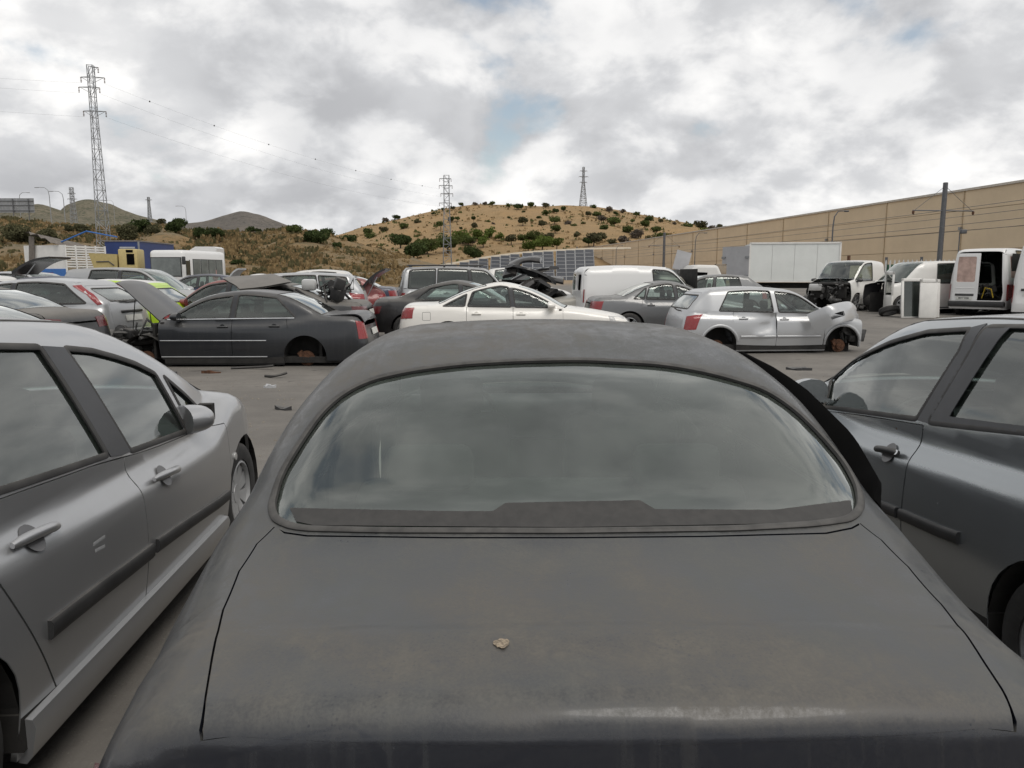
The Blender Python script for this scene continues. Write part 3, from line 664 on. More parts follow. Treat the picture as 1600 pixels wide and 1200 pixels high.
# ---------------------------------------------------------------- lattice pylons and cables
def pylon(label, X, Y, z0, z1, wb, wt, arms, m):
    o = thing('pylon', label, 'pylon', (X, Y, z0), .15); H = z1-z0; mb = MB(); th = max(.045, Y*.00035)
    def w(z): return (wb+(wt-wb)*min(1, z/(H*.72)))/2
    for sx in (-1, 1):
        for sy in (-1, 1): mb.tube([(sx*w(z), sy*w(z), z) for z in np.linspace(0, H, 8)], th, 4)
    mb.build('legs', m, o); mb = MB(); n = max(8, int(H/1.15)); zz = np.linspace(0, H, n+1)
    for i in range(n):
        a, b = zz[i], zz[i+1]; s = 1 if i % 2 else -1
        for k in (-1, 1):
            mb.tube([(-s*w(a), k*w(a), a), (s*w(b), k*w(b), b)], th*.6, 4); mb.tube([(k*w(a), s*w(a), a), (k*w(b), -s*w(b), b)], th*.6, 4)
            mb.tube([(-w(b), k*w(b), b), (w(b), k*w(b), b)], th*.5, 4); mb.tube([(k*w(b), -w(b), b), (k*w(b), w(b), b)], th*.5, 4)
    mb.build('bracing', m, o); ends = []
    for (dz, L0, L1) in arms:
        z = H-dz; mb = MB()
        for L_, sg in ((L0, -1), (L1, 1)):
            if L_: mb.tube([(0, -w(z), z), (sg*L_, 0, z)], th*.7, 4); mb.tube([(0, w(z), z), (sg*L_, 0, z)], th*.7, 4); mb.tube([(0, 0, z-.7), (sg*L_*.95, 0, z)], th*.5, 4); ends.append((sg*L_, z))
        mb.build('crossarm', m, o)
    for (xe, z) in ends:
        mb = MB()
        for k in range(4): mb.lathe([(.02, -k*.16), (.09, -k*.16-.04), (.09, -k*.16-.07), (.02, -k*.16-.12)], 8, 'z', (xe, 0, z))
        mb.build('insulator', M['rust'], o, True)
    return [(X+xe*math.cos(.15), Y+xe*math.sin(.15), z0+z-.65) for xe, z in ends]
E1 = pylon('tall near lattice pylon on the left rising above the trucks', *at_y(162, 375, 90)[:2], at_y(162, 378, 90)[2]-1, at_y(154, 102, 90)[2], 1.2, .60, [(.2, .0, .8), (1.3, 1.1, 1.4), (2.4, 1.4, .8), (5.0, 1.1, 1.3)], M['steel'])
E2 = pylon('middle lattice pylon standing against the orange hill', *at_y(699, 405, 150)[:2], at_y(699, 412, 150)[2]-1, at_y(699, 274, 150)[2], 1.7, 1.0, [(.6, 1.3, .9), (1.9, 1.4, 1.1), (3.4, 1.1, 1.2), (5.2, 1.4, .9)], M['steel'])
E3 = pylon('small far lattice pylon on top of the orange hill', *at_y(911, 326, 425)[:2], at_y(911, 328, 425)[2]-1, at_y(911, 261, 425)[2], 4.2, .9, [(2, 2.0, 2.0), (5, 2.6, 2.6), (8, 2.0, 2.0)], M['steel'])
E4 = pylon('distant lattice pylon left of the tall one, in front of far hills', *at_y(116, 350, 420)[:2], at_y(116, 352, 420)[2]-1, at_y(116, 293, 420)[2], 3.0, 1.6, [(3, 2.0, 2.0), (6, 2.4, 2.4)], M['steel'])
E5 = pylon('tiny distant pylon above the dark bushes on the left', *at_y(234, 340, 600)[:2], at_y(234, 343, 600)[2]-2, at_y(234, 308, 600)[2], 2.6, 1.4, [(2, 2.4, 2.4)], M['steel'])
def wire(a, b, sag, r, label, nb=0, m=None):
    P = [np.array(a)+(np.array(b)-np.array(a))*t-np.array([0, 0, 4*sag*t*(1-t)]) for t in np.linspace(0, 1, 40)]
    o = MB().tube(P, r, 4).build('cable', m or M['steel']); tag(o, label, 'cable', 'power cables')
    for k in range(nb):
        t = (k+.6)/(nb+.2); p = np.array(a)+(np.array(b)-np.array(a))*t-np.array([0, 0, 4*sag*t*(1-t)])
        q = MB(); q.lathe([(.001, -.12), (.08, -.05), (.1, .0), (.08, .05), (.001, .12)], 8, 'z', tuple(p)); q.build('marker_ball', M['trim'], o, True)
wn = ['upper', 'middle', 'lower']
for k, (a, b) in enumerate(((E1[2], E2[2]), (E1[4], E2[4]), (E1[6], E2[6]))):
    wire(a, b, 1.4, .0065, wn[k]+' power cable sagging between the near and the middle pylon', 7 if k == 0 else 0)
for k, a in enumerate((E1[1], E1[3], E1[5])):
    wire(a, (-140, 60, a[2]+6+k), 2.0, .0065, wn[k]+' power cable leaving the near pylon towards the left')
# ---------------------------------------------------------------- tram masts and overhead wires in front of the warehouse
ta = math.atan2(1, -.133)
def mast(label, X, Y, h, r=.2):
    o = thing('tram_mast', label, 'mast', (X, Y, gz(Y)), ta); m = MB(); m.lathe([(r, 0), (r*.98, 1), (r*.85, h), (r*.5, h+.02)], 14, 'z'); m.build('pole', M['pole'], o, True)
    m = MB(); m.tube([(0, -2.5, h-2.05), (0, 2.5, h-2.05)], .05, 6); m.build('crossarm', M['pole'], o)
    for s_ in (-1, 1):
        m = MB(); m.tube([(0, 0, h-.25), (0, s_*2.3, h-2.0)], .018, 5); m.build('stay', M['pole'], o)
        m = MB(); m.lathe([(.02, 0), (.09, -.06), (.09, -.22), (.02, -.3)], 8, 'z', (0, s_*2.45, h-2.05)); m.build('insulator', M['rust'], o)
M['pole'] = plain('pole_paint', (.105, .108, .115), .5, .2, var=.2)
mast('nearest tram mast with crossarm, rising behind the white vans on the right', 32.4, 58, 8.0)
mast('far tram mast with crossarm in front of the warehouse, left of the box body', 24.0, 121, 7.7, .22)
mast('most distant tram mast near the end of the warehouse', 15.6, 184, 7.7, .22)
def tl(Y, s_, z): return (32.4-.133*(Y-58)+s_*2.45, Y, z)
for s_, nm in ((-1, 'left'), (1, 'right')):
    for z, w_ in ((6.0, 'carrier'), (4.9, 'contact')):
        a, b = tl(30, s_, z+.3), tl(184, s_, z)
        o = MB().tube([a, tl(58, s_, z), tl(90, s_, z-.12), tl(121, s_, z), tl(150, s_, z-.1), b], .017, 4).build('overhead_wire', M['pole']); tag(o, '%s %s wire of the tram line before the warehouse' % (nm, w_), 'wire', 'tram wires')
def lamp_post(label, X, Y, z0, h, arm, r=.07, m=None):
    o = thing('street_lamp', label, 'street lamp', (X, Y, z0), 0); mb = MB(); mb.tube([(0, 0, 0), (0, 0, h*.8), (arm*.08, 0, h*.93), (arm*.4, 0, h), (arm, 0, h*1.005)], [r, r*.8, r*.7, r*.6, r*.5], 8); mb.build('pole', m or M['steel'], o, True)
    mb = MB(); mb.rbox((arm*1.12, 0, h), (abs(arm)*.36, .28, .12), .04); mb.build('lamp_head', m or M['steel'], o, True)
for px, y0, y1, Y, arm, lb in [(81, 293, 345, 160, -2.2, 'tallest of the street lamps by the billboard on the left'), (103, 299, 350, 160, -2.2, 'street lamp to the right of the tallest one near the billboard'), (34, 301, 345, 200, 2.2, 'street lamp sticking up behind the billboard'), (292, 322, 350, 260, -2.6, 'small street lamp on the skyline right of the dark bushes'), (180, 313, 345, 330, -2.5, 'tiny street lamp right of the tall near pylon')]:
    p0, p1 = at_y(px, y1+8, Y), at_y(px, y0, Y); lamp_post(lb, p0[0], p0[1], p0[2], p1[2]-p0[2], arm, .09)
for px, y1, Y, arm, lb in [(1303, 330, 62, .9, 'thin lamp post against the warehouse right of the box body'), (1087, 364, 112, 1.3, 'lamp post against the warehouse left of the box body'), (963, 384, 170, 1.2, 'far thin lamp post near the left end of the warehouse')]:
    p1 = at_y(px, y1, Y); lamp_post(lb, p1[0], p1[1], gz(Y), p1[2]-gz(Y), arm, .075, M['pole'])
p1 = at_y(1500, 362, 56); o = thing('floodlight_post', 'thin post with a floodlight between the nearest tram mast and the van', 'floodlight', (p1[0], p1[1], gz(56)))
MB().tube([(0, 0, 0), (0, 0, p1[2]-gz(56))], .04, 6).build('pole', M['pole'], o); mb = MB(); mb.rbox((.18, -.1, p1[2]-gz(56)), (.42, .3, .3), .05); mb.build('lamp_head', M['pole'], o, True)
# billboard seen from behind
p = at_y(-14, 332, 180); o = thing('billboard', 'grey back of a billboard at the left edge above the bank', 'billboard', (p[0], p[1], p[2]-3))
for k in range(5): MB().box((-8.2+4.1*k, 0, 4.6), (4.0, .12, 3.3)).build('panel', M['steel'], o)
for z in (3.4, 4.6, 5.6): MB().box((0, -.14, z), (20.4, .12, .14)).build('rail', M['pole'], o)
for k in range(6): MB().tube([(-9+3.6*k, -.25, 0), (-9+3.6*k, -.25, 6.1)], .1, 6).build('post', M['pole'], o)
# green palisade fence behind the vans
fA, fB = np.array(at_y(1384, 415, 45)), np.array(at_y(1620, 415, 41)); fd = fB-fA; fl = math.hypot(fd[0], fd[1])
M['green'] = plain('fence_green', (.035, .16, .085), .5, var=.3); M['white_pale'] = plain('pale_white', (.6, .6, .58), .6, var=.2)
o = thing('palisade_fence', 'green and white palisade fence behind the white vans', 'fence', (fA[0], fA[1], gz(45)), math.atan2(fd[1], fd[0]))
pl = MB().prism([(-.045, 0), (.045, 0), (.045, 2.05), (0, 2.16), (-.045, 2.05)], -.015, .015).mesh('pale', M['white_pale'])
npl = int(fl/.23)
for i in range(npl): q = link('pale', pl, o); q.location = (i*.23, 0, 0)
for z in (.5, 1.55): MB().box((fl/2, .06, z), (fl, .06, .09)).build('rail', M['green'], o)
MB().box((fl/2, .12, 1.0), (fl, .02, 1.75)).build('screen', M['green'], o)
for i in range(5): MB().box((fl*i/4, .09, 1.15), (.14, .12, 2.3)).build('post', M['pole'], o)
# ================================================================ car builder
def arc(cx, cz, r, a0, a1, n=14): return [(cx+r*math.cos(R(a0+(a1-a0)*i/n)), cz+r*math.sin(R(a0+(a1-a0)*i/n))) for i in range(n+1)]
_wheel_cache = {}
def wheel_parts(r, w=.20, style='alloy'):
    key = (round(r, 3), style)
    if key in _wheel_cache: return _wheel_cache[key]
    n = 40; ri = r*.66
    prof = [(ri, -w*.48), (ri+.03, -w*.5), (r-.03, -w*.5), (r-.008, -w*.42), (r, -w*.3), (r, w*.3), (r-.008, w*.42), (r-.03, w*.5), (ri+.03, w*.5), (ri, w*.48)]
    m = MB(); m.lathe(prof, n, 'y', close=True)
    for k in range(n*2):                            # tread blocks
        a = 2*math.pi*k/(n*2)
        m.box((math.cos(a)*(r-.001), 0, math.sin(a)*(r-.001)), (.012, w*.62, 2*math.pi*r/(n*2)*.62), ry=-a)
    ty = m.mesh('tyre', M['tyre'], True, 50)
    m = MB()
    m.lathe([(ri, -w*.46), (ri, w*.44), (ri-.018, w*.47), (ri-.022, w*.30), (ri-.03, -w*.40)], 32, 'y', close=True)
    m.lathe([(.001, w*.32), (.055, w*.34), (.06, w*.28), (.06, w*.05), (.001, w*.05)], 20, 'y', close=True)
    ns = 5 if style == 'alloy' else 9
    for k in range(ns):
        a = 2*math.pi*k/ns; c, s_ = math.cos(a), math.sin(a); L = ri-.03
        wd0, wd1 = (.030, .055) if style == 'alloy' else (.016, .045)
        v = []
        for (q, wd, yy) in ((.03, wd0, w*.32), (L, wd1, w*.36)):
            for sg in (-1, 1):
                for t in (0, -.03): v.append((c*q-s_*wd*sg, yy+t, s_*q+c*wd*sg))
        m.add(v, [(0, 2, 6, 4), (1, 5, 7, 3), (0, 4, 5, 1), (2, 3, 7, 6), (0, 1, 3, 2), (4, 6, 7, 5)])
    rm = m.mesh('rim', M['rim'] if style == 'alloy' else M['silver_plastic'], True, 35)
    m = MB(); m.lathe([(.001, -.02), (.135, -.02), (.135, .0), (.075, .004), (.07, .05), (.001, .05)], 28, 'y', close=True)
    for k in range(5):
        a = 2*math.pi*k/5; m.lathe([(.007, .05), (.007, .075), (.001, .076)], 8, 'y', (math.cos(a)*.045, 0, math.sin(a)*.045))
    m.box((.10, -.01, .07), (.09, .07, .12), ry=.6)
    dk = m.mesh('brake_disc', M['rust'], True, 40)
    _wheel_cache[key] = (ty, rm, dk); return _wheel_cache[key]
_seat_cache = {}
def seat_mesh(kind, m_):
    key = (kind, m_.name)
    if key in _seat_cache: return _seat_cache[key]
    m = MB()
    if kind == 'front':
        m.rbox((0, 0, .10), (.52, .50, .18), .06); m.rbox((.30, 0, .42), (.15, .50, .62), .065, ry=.22)
        m.rbox((.39, 0, .80), (.10, .27, .18), .045, ry=.15)
        m.tube([(.36, .06, .66), (.385, .06, .76)], .008, 6); m.tube([(.36, -.06, .66), (.385, -.06, .76)], .008, 6)
    else:
        m.rbox((0, 0, .10), (.50, 1.22, .18), .06); m.rbox((.30, 0, .38), (.14, 1.24, .55), .06, ry=.30)
        for y in (-.38, .38):
            m.rbox((.42, y, .70), (.09, .27, .15), .04, ry=.2)
    _seat_cache[key] = m.mesh(kind+'_seat', m_, True, 50); return _seat_cache[key]
_misc = {}
def mirror_mesh(m_):
    k = m_.name
    if k not in _misc:
        m = MB(); V = []; nu, nv = 10, 16
        for i in range(nu+1):
            u = i/nu; rr = math.sin(u*math.pi/2)**.62; x = .05-.15*math.cos(u*math.pi/2)**.9
            for j in range(nv):
                t = 2*math.pi*j/nv; c, s_ = math.cos(t), math.sin(t)
                yy = math.copysign(abs(c)**.75, c)*.105*rr; zz = math.copysign(abs(s_)**.75, s_)*.075*rr
                V.append((x, .125+yy, .055+zz*(1-.25*max(yy, 0)/.1)))
        F_ = [(i*nv+j, i*nv+(j+1) % nv, (i+1)*nv+(j+1) % nv, (i+1)*nv+j) for i in range(nu) for j in range(nv)]+[tuple(nu*nv+j for j in range(nv))]
        m.add(V, F_); m.box((-.0, .02, -.0), (.07, .11, .035), rx=.35)
        _misc[k] = m.mesh('mirror', m_, True, 60)
    return _misc[k]

class Car:
    def __init__(s, name, label, cat, sh, g, X, Y, head, Z=None, h=.09, pm=None, group=None, rx=0.0):
        s.sh, s.g, s.h, s.pm = sh, g, h, pm; s.dx = sh.L/2
        s.root = thing(name, label, cat, (X, Y, gz(Y) if Z is None else Z), math.atan2(-math.cos(R(head)), -math.sin(R(head))), group)
        if rx: s.root.rotation_euler[1] = rx
        a = s.root.rotation_euler[2]; s.Mw = np.array([[math.cos(a), -math.sin(a), 0], [math.sin(a), math.cos(a), 0], [0, 0, 1]])
        s.O = np.array(s.root.location)
    def add(s, name, outline, dom, m, holes=(), off=0.0, skirt=.018, both=False, h=None, parent=None, warp=None, label=None, only=None):
        d = s.sh.panel(outline, dom, h or s.h, holes, off, skirt, warp)
        res = []
        for mir in ((False, True) if both else (False,)):
            if only is not None and (mir != (only < 0)): continue
            o = link(name, pmesh(name, d, m, s.dx, mir), parent or s.root); res.append(o)
            if label: o['label'] = label
        return res
    def strip(s, name, path, m, w=.02, hh=.006, both=True, parent=None, closed=False, step=.04, off=0.0):
        P = np.asarray(path, float)
        if closed: P = np.concatenate([P, P[:1]])
        P = dens(P, step, False); Nn = s.sh.grad(P); P = P+Nn*off
        for mir in ((1, -1) if both else (1,)):
            Q, N2 = P.copy(), Nn.copy(); Q[:, 1] *= mir; N2[:, 1] *= mir; Q[:, 0] -= s.dx
            V, F_ = sweep(Q, N2, w, hh(len(Q)) if callable(hh) else hh); MB().add(V, F_).build(name, m, parent or s.root, True, 45)
    def xarc(s, a, b, n=23):
        """points along one cross-section between two surface points"""
        sh = s.sh; t0, t1 = [math.atan2(p[2]-sh.z0, p[1]) for p in (a, b)]; x = (a[0]+b[0])/2
        return sh.fromdom(np.c_[np.full(n, x), np.linspace(t0, t1, n)*.85], 'polar', 1)
    def pix(s, pts, tmax=8.0):
        """photo pixels -> points where their sight lines meet this body (car coordinates)"""
        out = []
        for px, py in pts:
            o = s.Mw.T @ (np.array([0, 0, CH])-s.O); d = s.Mw.T @ ray(px, py); o = o+np.array([s.dx, 0, 0])
            t = np.linspace(.3, tmax, 1500); P = o+d*t[:, None]; f = s.sh.F(P[:, 0], P[:, 1], P[:, 2]); k = np.argmax(f < 0)
            if f[k] >= 0:                                  # sight line just misses: take the nearest point of the skin
                p = P[int(np.argmin(f))][None]
                for _ in range(8): p = p-s.sh.grad(p)*s.sh.F(p[:, 0], p[:, 1], p[:, 2])[:, None]
                out.append(p[0]); continue
            a, b = t[k-1], t[k]
            for _ in range(20):
                m_ = (a+b)/2; p = o+d*m_
                if s.sh.F(p[None, 0], p[None, 1], p[None, 2])[0] < 0: b = m_
                else: a = m_
            out.append(o+d*b)
        return np.array(out)
    def build(s, skip=(), ov=None, tail=(), head=(), glassm=None, colors=None, wheels='1111', wstyle='alloy', seats=True, seatm=None, pillar=None, extras=True, holes_only=(), warps=None, black_frames=False, mould=None, chrome=False, mirror_mat=None, handle_mat=None):
        sh, g, dx, pm = s.sh, s.g, s.dx, s.pm; ov = ov or {}; colors = colors or {}; warps = warps or {}
        gl = glassm or M['glass']; L, H = sh.L, g['H']
        def pc(k): return colors.get(k, pm)
        sed = g['kind'] == 'sedan'
        fx, rx, Ra, Rw, zs = g['fx'], g['rx'], g['Ra'], g['Rw'], g['zs']; zw = Rw
        d0, d1, d2 = g['d0'], g['d1'], g.get('d2')
        belt = sh.c_belt
        def ye(x, z):
            dz = np.maximum(z-belt(x), 0); return sh.c_yb(x)-sh.tum*dz-sh.gc*dz*dz-.055
        def ef(xe):
            y = .55
            for _ in range(6): x = xe+sh.gkf*y*y; z = sh.c_zc(xe)-sh.gcrown*y*y; y = float(ye(x, z))
            return (x, y)
        def er(xe):
            y = .55
            for _ in range(6): x = xe-sh.gkr*y*y; z = sh.c_zc(xe)-sh.gcrown*y*y; y = float(ye(x, z))
            return (x, y)
        A2 = [ef(t) for t in np.linspace(g['w0'], g['w1'], 8)]; A = sh.T(A2)
        if sed: C2 = [er(t) for t in np.linspace(g['r0'], g['r1'], 8)]; C = sh.T(C2); xe_ = C2[0][0]
        else: xe_ = g['r0']
        Rf2 = []
        for x in np.linspace(A2[-1][0], xe_, 14)[(1):]:
            y = .5
            for _ in range(5): z = sh.T([(x, y)])[0, 2]; y = float(ye(x, z))
            Rf2.append((x, y))
        Rf = sh.T(Rf2)
        if not sed:
            zr = Rf[-1, 2]; zt = np.linspace(zr-.03, float(belt(L-.2)), 7)
            C = np.concatenate([sh.S([(float(sh.c_xt(z))-g.get('dp', .10), z)]) for z in zt])
        else: C = C[1:]
        up = np.concatenate([A, Rf, C[:]]); ux, uz = up[:, 0], up[:, 2]
        o_ = np.argsort(ux); ux, uz = ux[o_], uz[o_]
        # ---- roof, screens
        mir = lambda P: np.asarray(P)[::-1]*np.array([1, -1, 1])
        def cross(xe, y1, k, n=9): return sh.T([(xe+k*y*y, y) for y in np.linspace(y1, -y1, n)[1:-1]])
        kf_, kr_ = sh.gkf, (-sh.gkr if sed else -sh.gkt)
        wtop = cross(g['w1'], A2[-1][1], kf_); wbot = cross(g['w0'], A2[0][1], kf_)
        yrr = Rf2[-1][1]; xr0 = g['r0'] if sed else Rf2[-1][0]+sh.gkt*yrr*yrr
        rtop = cross(xr0, yrr, kr_)
        roof = np.concatenate([A[-1:], Rf, rtop, mir(Rf), mir(A[-1:]), wtop[::-1]])
        if 'roof' not in skip: s.add('roof', roof, 'top', pc('roof'), skirt=.012)
        ws = np.concatenate([A, wtop, mir(A), wbot[::-1]])
        if 'windshield' not in skip: s.add('windshield', ws, 'top', g.get('ws_glass', M['glass_ws']), off=-.004, skirt=.008)
        if g.get('ditch'): s.strip('roof_seam', np.concatenate([A, Rf]), M['rubber'], .014, .003, step=.03)
        # ---- belt line and side frame with window holes
        xc = C[-1][0]
        bl = sh.S([(x, float(belt(x))) for x in np.linspace(xc, d0, 16)])
        m_ = g.get('dm', .055)
        def utop(x): return np.interp(x, ux, uz)-m_
        def win(xb0, xt0, xb1, xt1, r=.035):
            low = [(x, float(belt(x))+.012) for x in np.linspace(xb0, xb1, 6)]
            top = [(x, float(utop(x))) for x in np.linspace(xt1, xt0, 10)]
            top = [p for p in top if p[1] > float(belt(p[0]))+.03]
            return rp(low+top, [0 if 0 < i < 5 else r for i in range(6)]+[0 if 0 < i < len(top)-1 else r for i in range(len(top))])
        xs_ = np.linspace(A2[0][0]-.1, d1, 200); okx = xs_[utop(xs_) > belt(xs_)+.035]; xa = float(okx[0]) if len(okx) else d0
        xa = max(xa, g.get('xa', -9))
        W = {}
        bp = g.get('bp', .04); lean = g.get('lean', .05)
        W['front_window'] = ov.get('front_window') or win(xa+.02, xa+.04, d1-bp, d1+lean-bp)
        if d2:
            q0, q1 = g['q0'], g['q1']
            W['rear_side_window'] = ov.get('rear_side_window') or win(d1+bp, d1+lean+bp, g.get('rw1', q0), g.get('rw1t', q1))
            if 'qw' in g: W['quarter_window'] = win(*g['qw'])
        elif 'q0' in g:
            W['rear_side_window'] = ov.get('rear_side_window') or win(d1+bp, d1+lean+bp, g['q0'], g['q1'])
        if 'windows' in ov: W = ov['windows']
        W3 = {k: sh.S(dens(v, .04)) for k, v in W.items() if k not in skip}
        s.A, s.C, s.Rf, s.bl, s.W3, s.wtop, s.mir, s.cross, s.rtop, s.utop = A, C, Rf, bl, W3, wtop, mir, cross, rtop, utop
        sf = np.concatenate([A, Rf, C, bl])
        if 'side_frame' not in skip: s.add('side_frame', sf, 'polar', pc('side_frame'), holes=list(W3.values()), skirt=.03, both=True)
        def grow(v, f=1.03): c_ = v.mean(0); q = (v-c_)*np.array([f, 1, f])+c_; return sh.S(q[:, [0, 2]], 1 if c_[1] > 0 else -1)
        s.grow = grow
        for k, v in W3.items():
            for o in s.add(k, grow(v), 'side', g.get('side_glass', gl), off=-.010, skirt=0, both=True): pass
            s.strip('window_seal', v, M['rubber'], .034 if s.h > .05 else .026, .004, closed=True, step=.06 if s.h > .05 else .03)
        # black film on the pillars between the panes
        for fo in ov.get('film', []): s.add('pillar_film', sh.S(dens(fo, .04)), 'side', pillar or M['pillar'], off=.004, skirt=.004, both=True)
        if g.get('blackB', True) and 'rear_side_window' in W and 'film' not in ov:
            z0_, z1_ = float(belt(d1))+.012, float(utop(d1+lean))
            xx = [(d1-bp-.005, z0_), (d1+lean-bp-.005, z1_), (d1+lean+bp+.005, z1_), (d1+bp+.005, z0_)]
            s.add('pillar_film', sh.S(dens(xx, .06)), 'side', pillar or M['pillar'], off=.004, skirt=.004, both=True)
        # ---- doors
        zb = lambda x: float(belt(x))-.004
        def line(x0, x1, n=5): return [(x, zb(x)) for x in np.linspace(x0, x1, n)]
        gap = .004
        def archf(cx, r, a0, a1): return [p for p in arc(cx, zw, r, a0, a1, 16)]
        fd = ov.get('front_door') or rp([(d0+g.get('dl0', .02), zs), (d0+gap, (zs+zb(d0))/2)]+line(d0+gap, d1-gap)+[(d1-gap, zs)], [.06, 0, .0, 0, 0, 0, .0, .04])
        if 'front_door' not in skip: s.add('front_door', sh.S(dens(fd, .06)), 'side', pc('front_door'), both=True, warp=warps.get('front_door'))
        dl = d1
        if d2:
            ar = [p for p in archf(rx, Ra+.035, 128, 182) if p[1] > zs+.03]
            if d2 < rx-Ra+.02: ar = [(d2, zs)]
            if 'rd_edge' in g: ar = [(x-gap, z) for x, z in g['rd_edge'][::-1]]
            rd = ov.get('rear_door') or rp([(d1+gap, zs), (d1+gap, (zs+zb(d1))/2)]+line(d1+gap, d2-gap)+ar+([(ar[-1][0], zs)] if len(ar) > 1 and 'rd_edge' not in g else []), 0)
            if 'rear_door' not in skip: s.add('rear_door', sh.S(dens(rd, .06)), 'side', pc('rear_door'), both=True, warp=warps.get('rear_door'))
            dl = d2
        if 'sill' not in skip:
            s.add('sill', sh.S(dens([(fx+Ra, .17), (fx+Ra, zs-gap*1.5), (rx-Ra, zs-gap*1.5), (rx-Ra, .17)], .1)), 'side', pc('sill'), both=True)
        if g.get('skirt'): s.strip('sill_skirt', sh.S([(x, .225) for x in np.linspace(fx+Ra+.02, rx-Ra-.02, 12)]), pc('sill'), .145, .035)
        # ---- quarter panel
        xs = g.get('xs', rx+Ra+.05); bz = g.get('bz', .24)
        a_out = archf(rx, Ra, 5, 175)
        down = [(rx-Ra, zs-.02)] if d2 is None else ([(rx-Ra, zs-.02)])
        if d2:
            ar2 = [p for p in archf(rx, Ra+.035+2*gap, 128, 182) if p[1] > zs+.03]
            if d2 < rx-Ra+.02: ar2 = [(d2+gap, zs)]
            if 'rd_edge' in g: ar2 = [(x+gap, z) for x, z in g['rd_edge'][::-1]]
            front = [(ar2[-1][0], zs-.02)]+ar2[::-1]
        else: front = [(d1+gap, zs-.02), (d1+gap, (zs+zb(d1))/2)]
        btop = [(x, float(belt(x))) for x in np.linspace(dl+gap, xc if sed else min(xs, xc), 6)]
        if not sed and xs > xc: btop += [(xs, float(belt(xs)))]
        lowq = [(xs, bz)]+[(rx+Ra, bz)]+a_out+[(rx-Ra, zs-.02)]
        if sed:
            yl1, xl = g['lid']; xl2 = xl-sh.kr*yl1*yl1
            lidside = sh.T([(C[-1][0]+(xl2-C[-1][0])*t, C[-1][1]+(yl1-C[-1][1])*t) for t in np.linspace(0, 1, 8)])
            if 'lidside' in ov: lidside = ov['lidside'](sh, C)
            xs = min(xs, lidside[-1][0]-.03)
            k = int(np.searchsorted(lidside[:, 0], xs)); t = (xs-lidside[k-1, 0])/(lidside[k, 0]-lidside[k-1, 0]+1e-9)
            px_ = sh.T([(xs, lidside[k-1, 1]+t*(lidside[k, 1]-lidside[k-1, 1]))])
            lowq[0] = (xs, bz)
            shx = px_[0, 2]-.14
            Q = np.concatenate([sh.S(dens(front+btop, .07, False)), lidside[:k], px_, s.xarc(px_[0], sh.S([(xs, shx)])[0])[1:-1], sh.S([(xs, z) for z in np.linspace(shx, bz+.05, 9)]), sh.S(dens([(xs, bz)]+lowq[1:], .05, False))])
            if 'quarter_panel' not in skip: s.add('quarter_panel', Q, 'polar', pc('quarter_panel'), both=True)
            ph = [math.atan2(sh.S([(xs, bz)])[0, 1], xs-(L-1.0))]
            bot = sh.fromdom(np.c_[np.linspace(ph[0], -ph[0], 15)*.95, np.full(15, bz)], 'tail', 1)
            lidend = sh.T([(xl-sh.kr*y*y, y) for y in np.linspace(yl1, -yl1, 9)])
            if 'lid_z' in g: lidend = sh.E([(y, g['lid_z']) for y in np.linspace(yl1, -yl1, 25)])
            s.lidend = lidend
            half = np.concatenate([s.xarc(px_[0], sh.S([(xs, shx)])[0])[1:-1][::-1], px_, lidside[k:]])
            T_ = np.concatenate([bot, sh.S([(xs, z) for z in np.linspace(bz+.05, shx, 9)], -1), half*np.array([1, -1, 1]), lidend[::-1][1:-1], half[::-1], sh.S([(xs, z) for z in np.linspace(shx, bz+.05, 9)])])
            if 'rear_clip' not in skip: s.add('rear_bumper', T_, 'tail', pc('rear_bumper'), skirt=.01)
            rg = np.concatenate([C, cross(g['r1'], C[-1][1], kr_), mir(C), rtop[::-1]])
            rg = np.concatenate([Rf[-1:], C, cross(g['r1'], C[-1][1], kr_), mir(C), mir(Rf[-1:]), rtop[::-1]])
            if 'rear_window' not in skip: s.add('rear_window', rg, 'top', g.get('rear_glass', gl), off=-.004, skirt=.008); s.strip('window_seal', rg, M['rubber'], .02, .003, both=False, closed=True, step=.08)
            s.lidside = lidside
            lidin = lidside-np.array([0, .0055, 0])
            lid = np.concatenate([lidin, lidend[1:-1]-np.array([.005, 0, 0]), mir(lidin), cross(g['r1'], C[-1][1], kr_)[::-1]])
            s.lid = lid
            if 'trunk_lid' not in skip: s.lid_o = s.add('trunk_lid', lid, 'top', pc('trunk_lid'), skirt=.02)[0]
        else:
            Q = sh.S(dens(front+btop+lowq, .05, False))
            if 'quarter_panel' not in skip: s.add('quarter_panel', Q, 'polar', pc('quarter_panel'), both=True, skirt=.004)
            ph = math.atan2(sh.S([(xs, bz)])[0, 1], xs-(L-1.0))
            bot = sh.fromdom(np.c_[np.linspace(ph, -ph, 15)*.95, np.full(15, bz)], 'tail', 1)
            sidel = np.concatenate([sh.S([(xs, z) for z in np.linspace(bz+.12, float(belt(min(xs, xc))), 5)]), C[::-1], Rf[-1:]])
            if xs > xc: sidel = np.concatenate([sh.S([(xs, z) for z in np.linspace(bz+.12, float(belt(xs)), 5)]), C[::-1], Rf[-1:]])
            tgw, tgb, tgt = g.get('tg', (.56, .55, zr-.05))
            tgo = rp([(tgw*.98, tgb), (tgw, .85), (tgw*.93, float(belt(L))+.03), (yrr*.90, tgt), (-yrr*.90, tgt), (-tgw*.93, float(belt(L))+.03), (-tgw, .85), (-tgw*.98, tgb)], [.06, 0, .1, .06, .06, .1, 0, .06])
            tg3 = sh.E(dens(tgo, .06)); T_ = np.concatenate([bot, sidel*np.array([1, -1, 1]), mir(rtop[::-1])*np.array([1, -1, 1])[None] if False else rtop[::-1], sidel[::-1]])
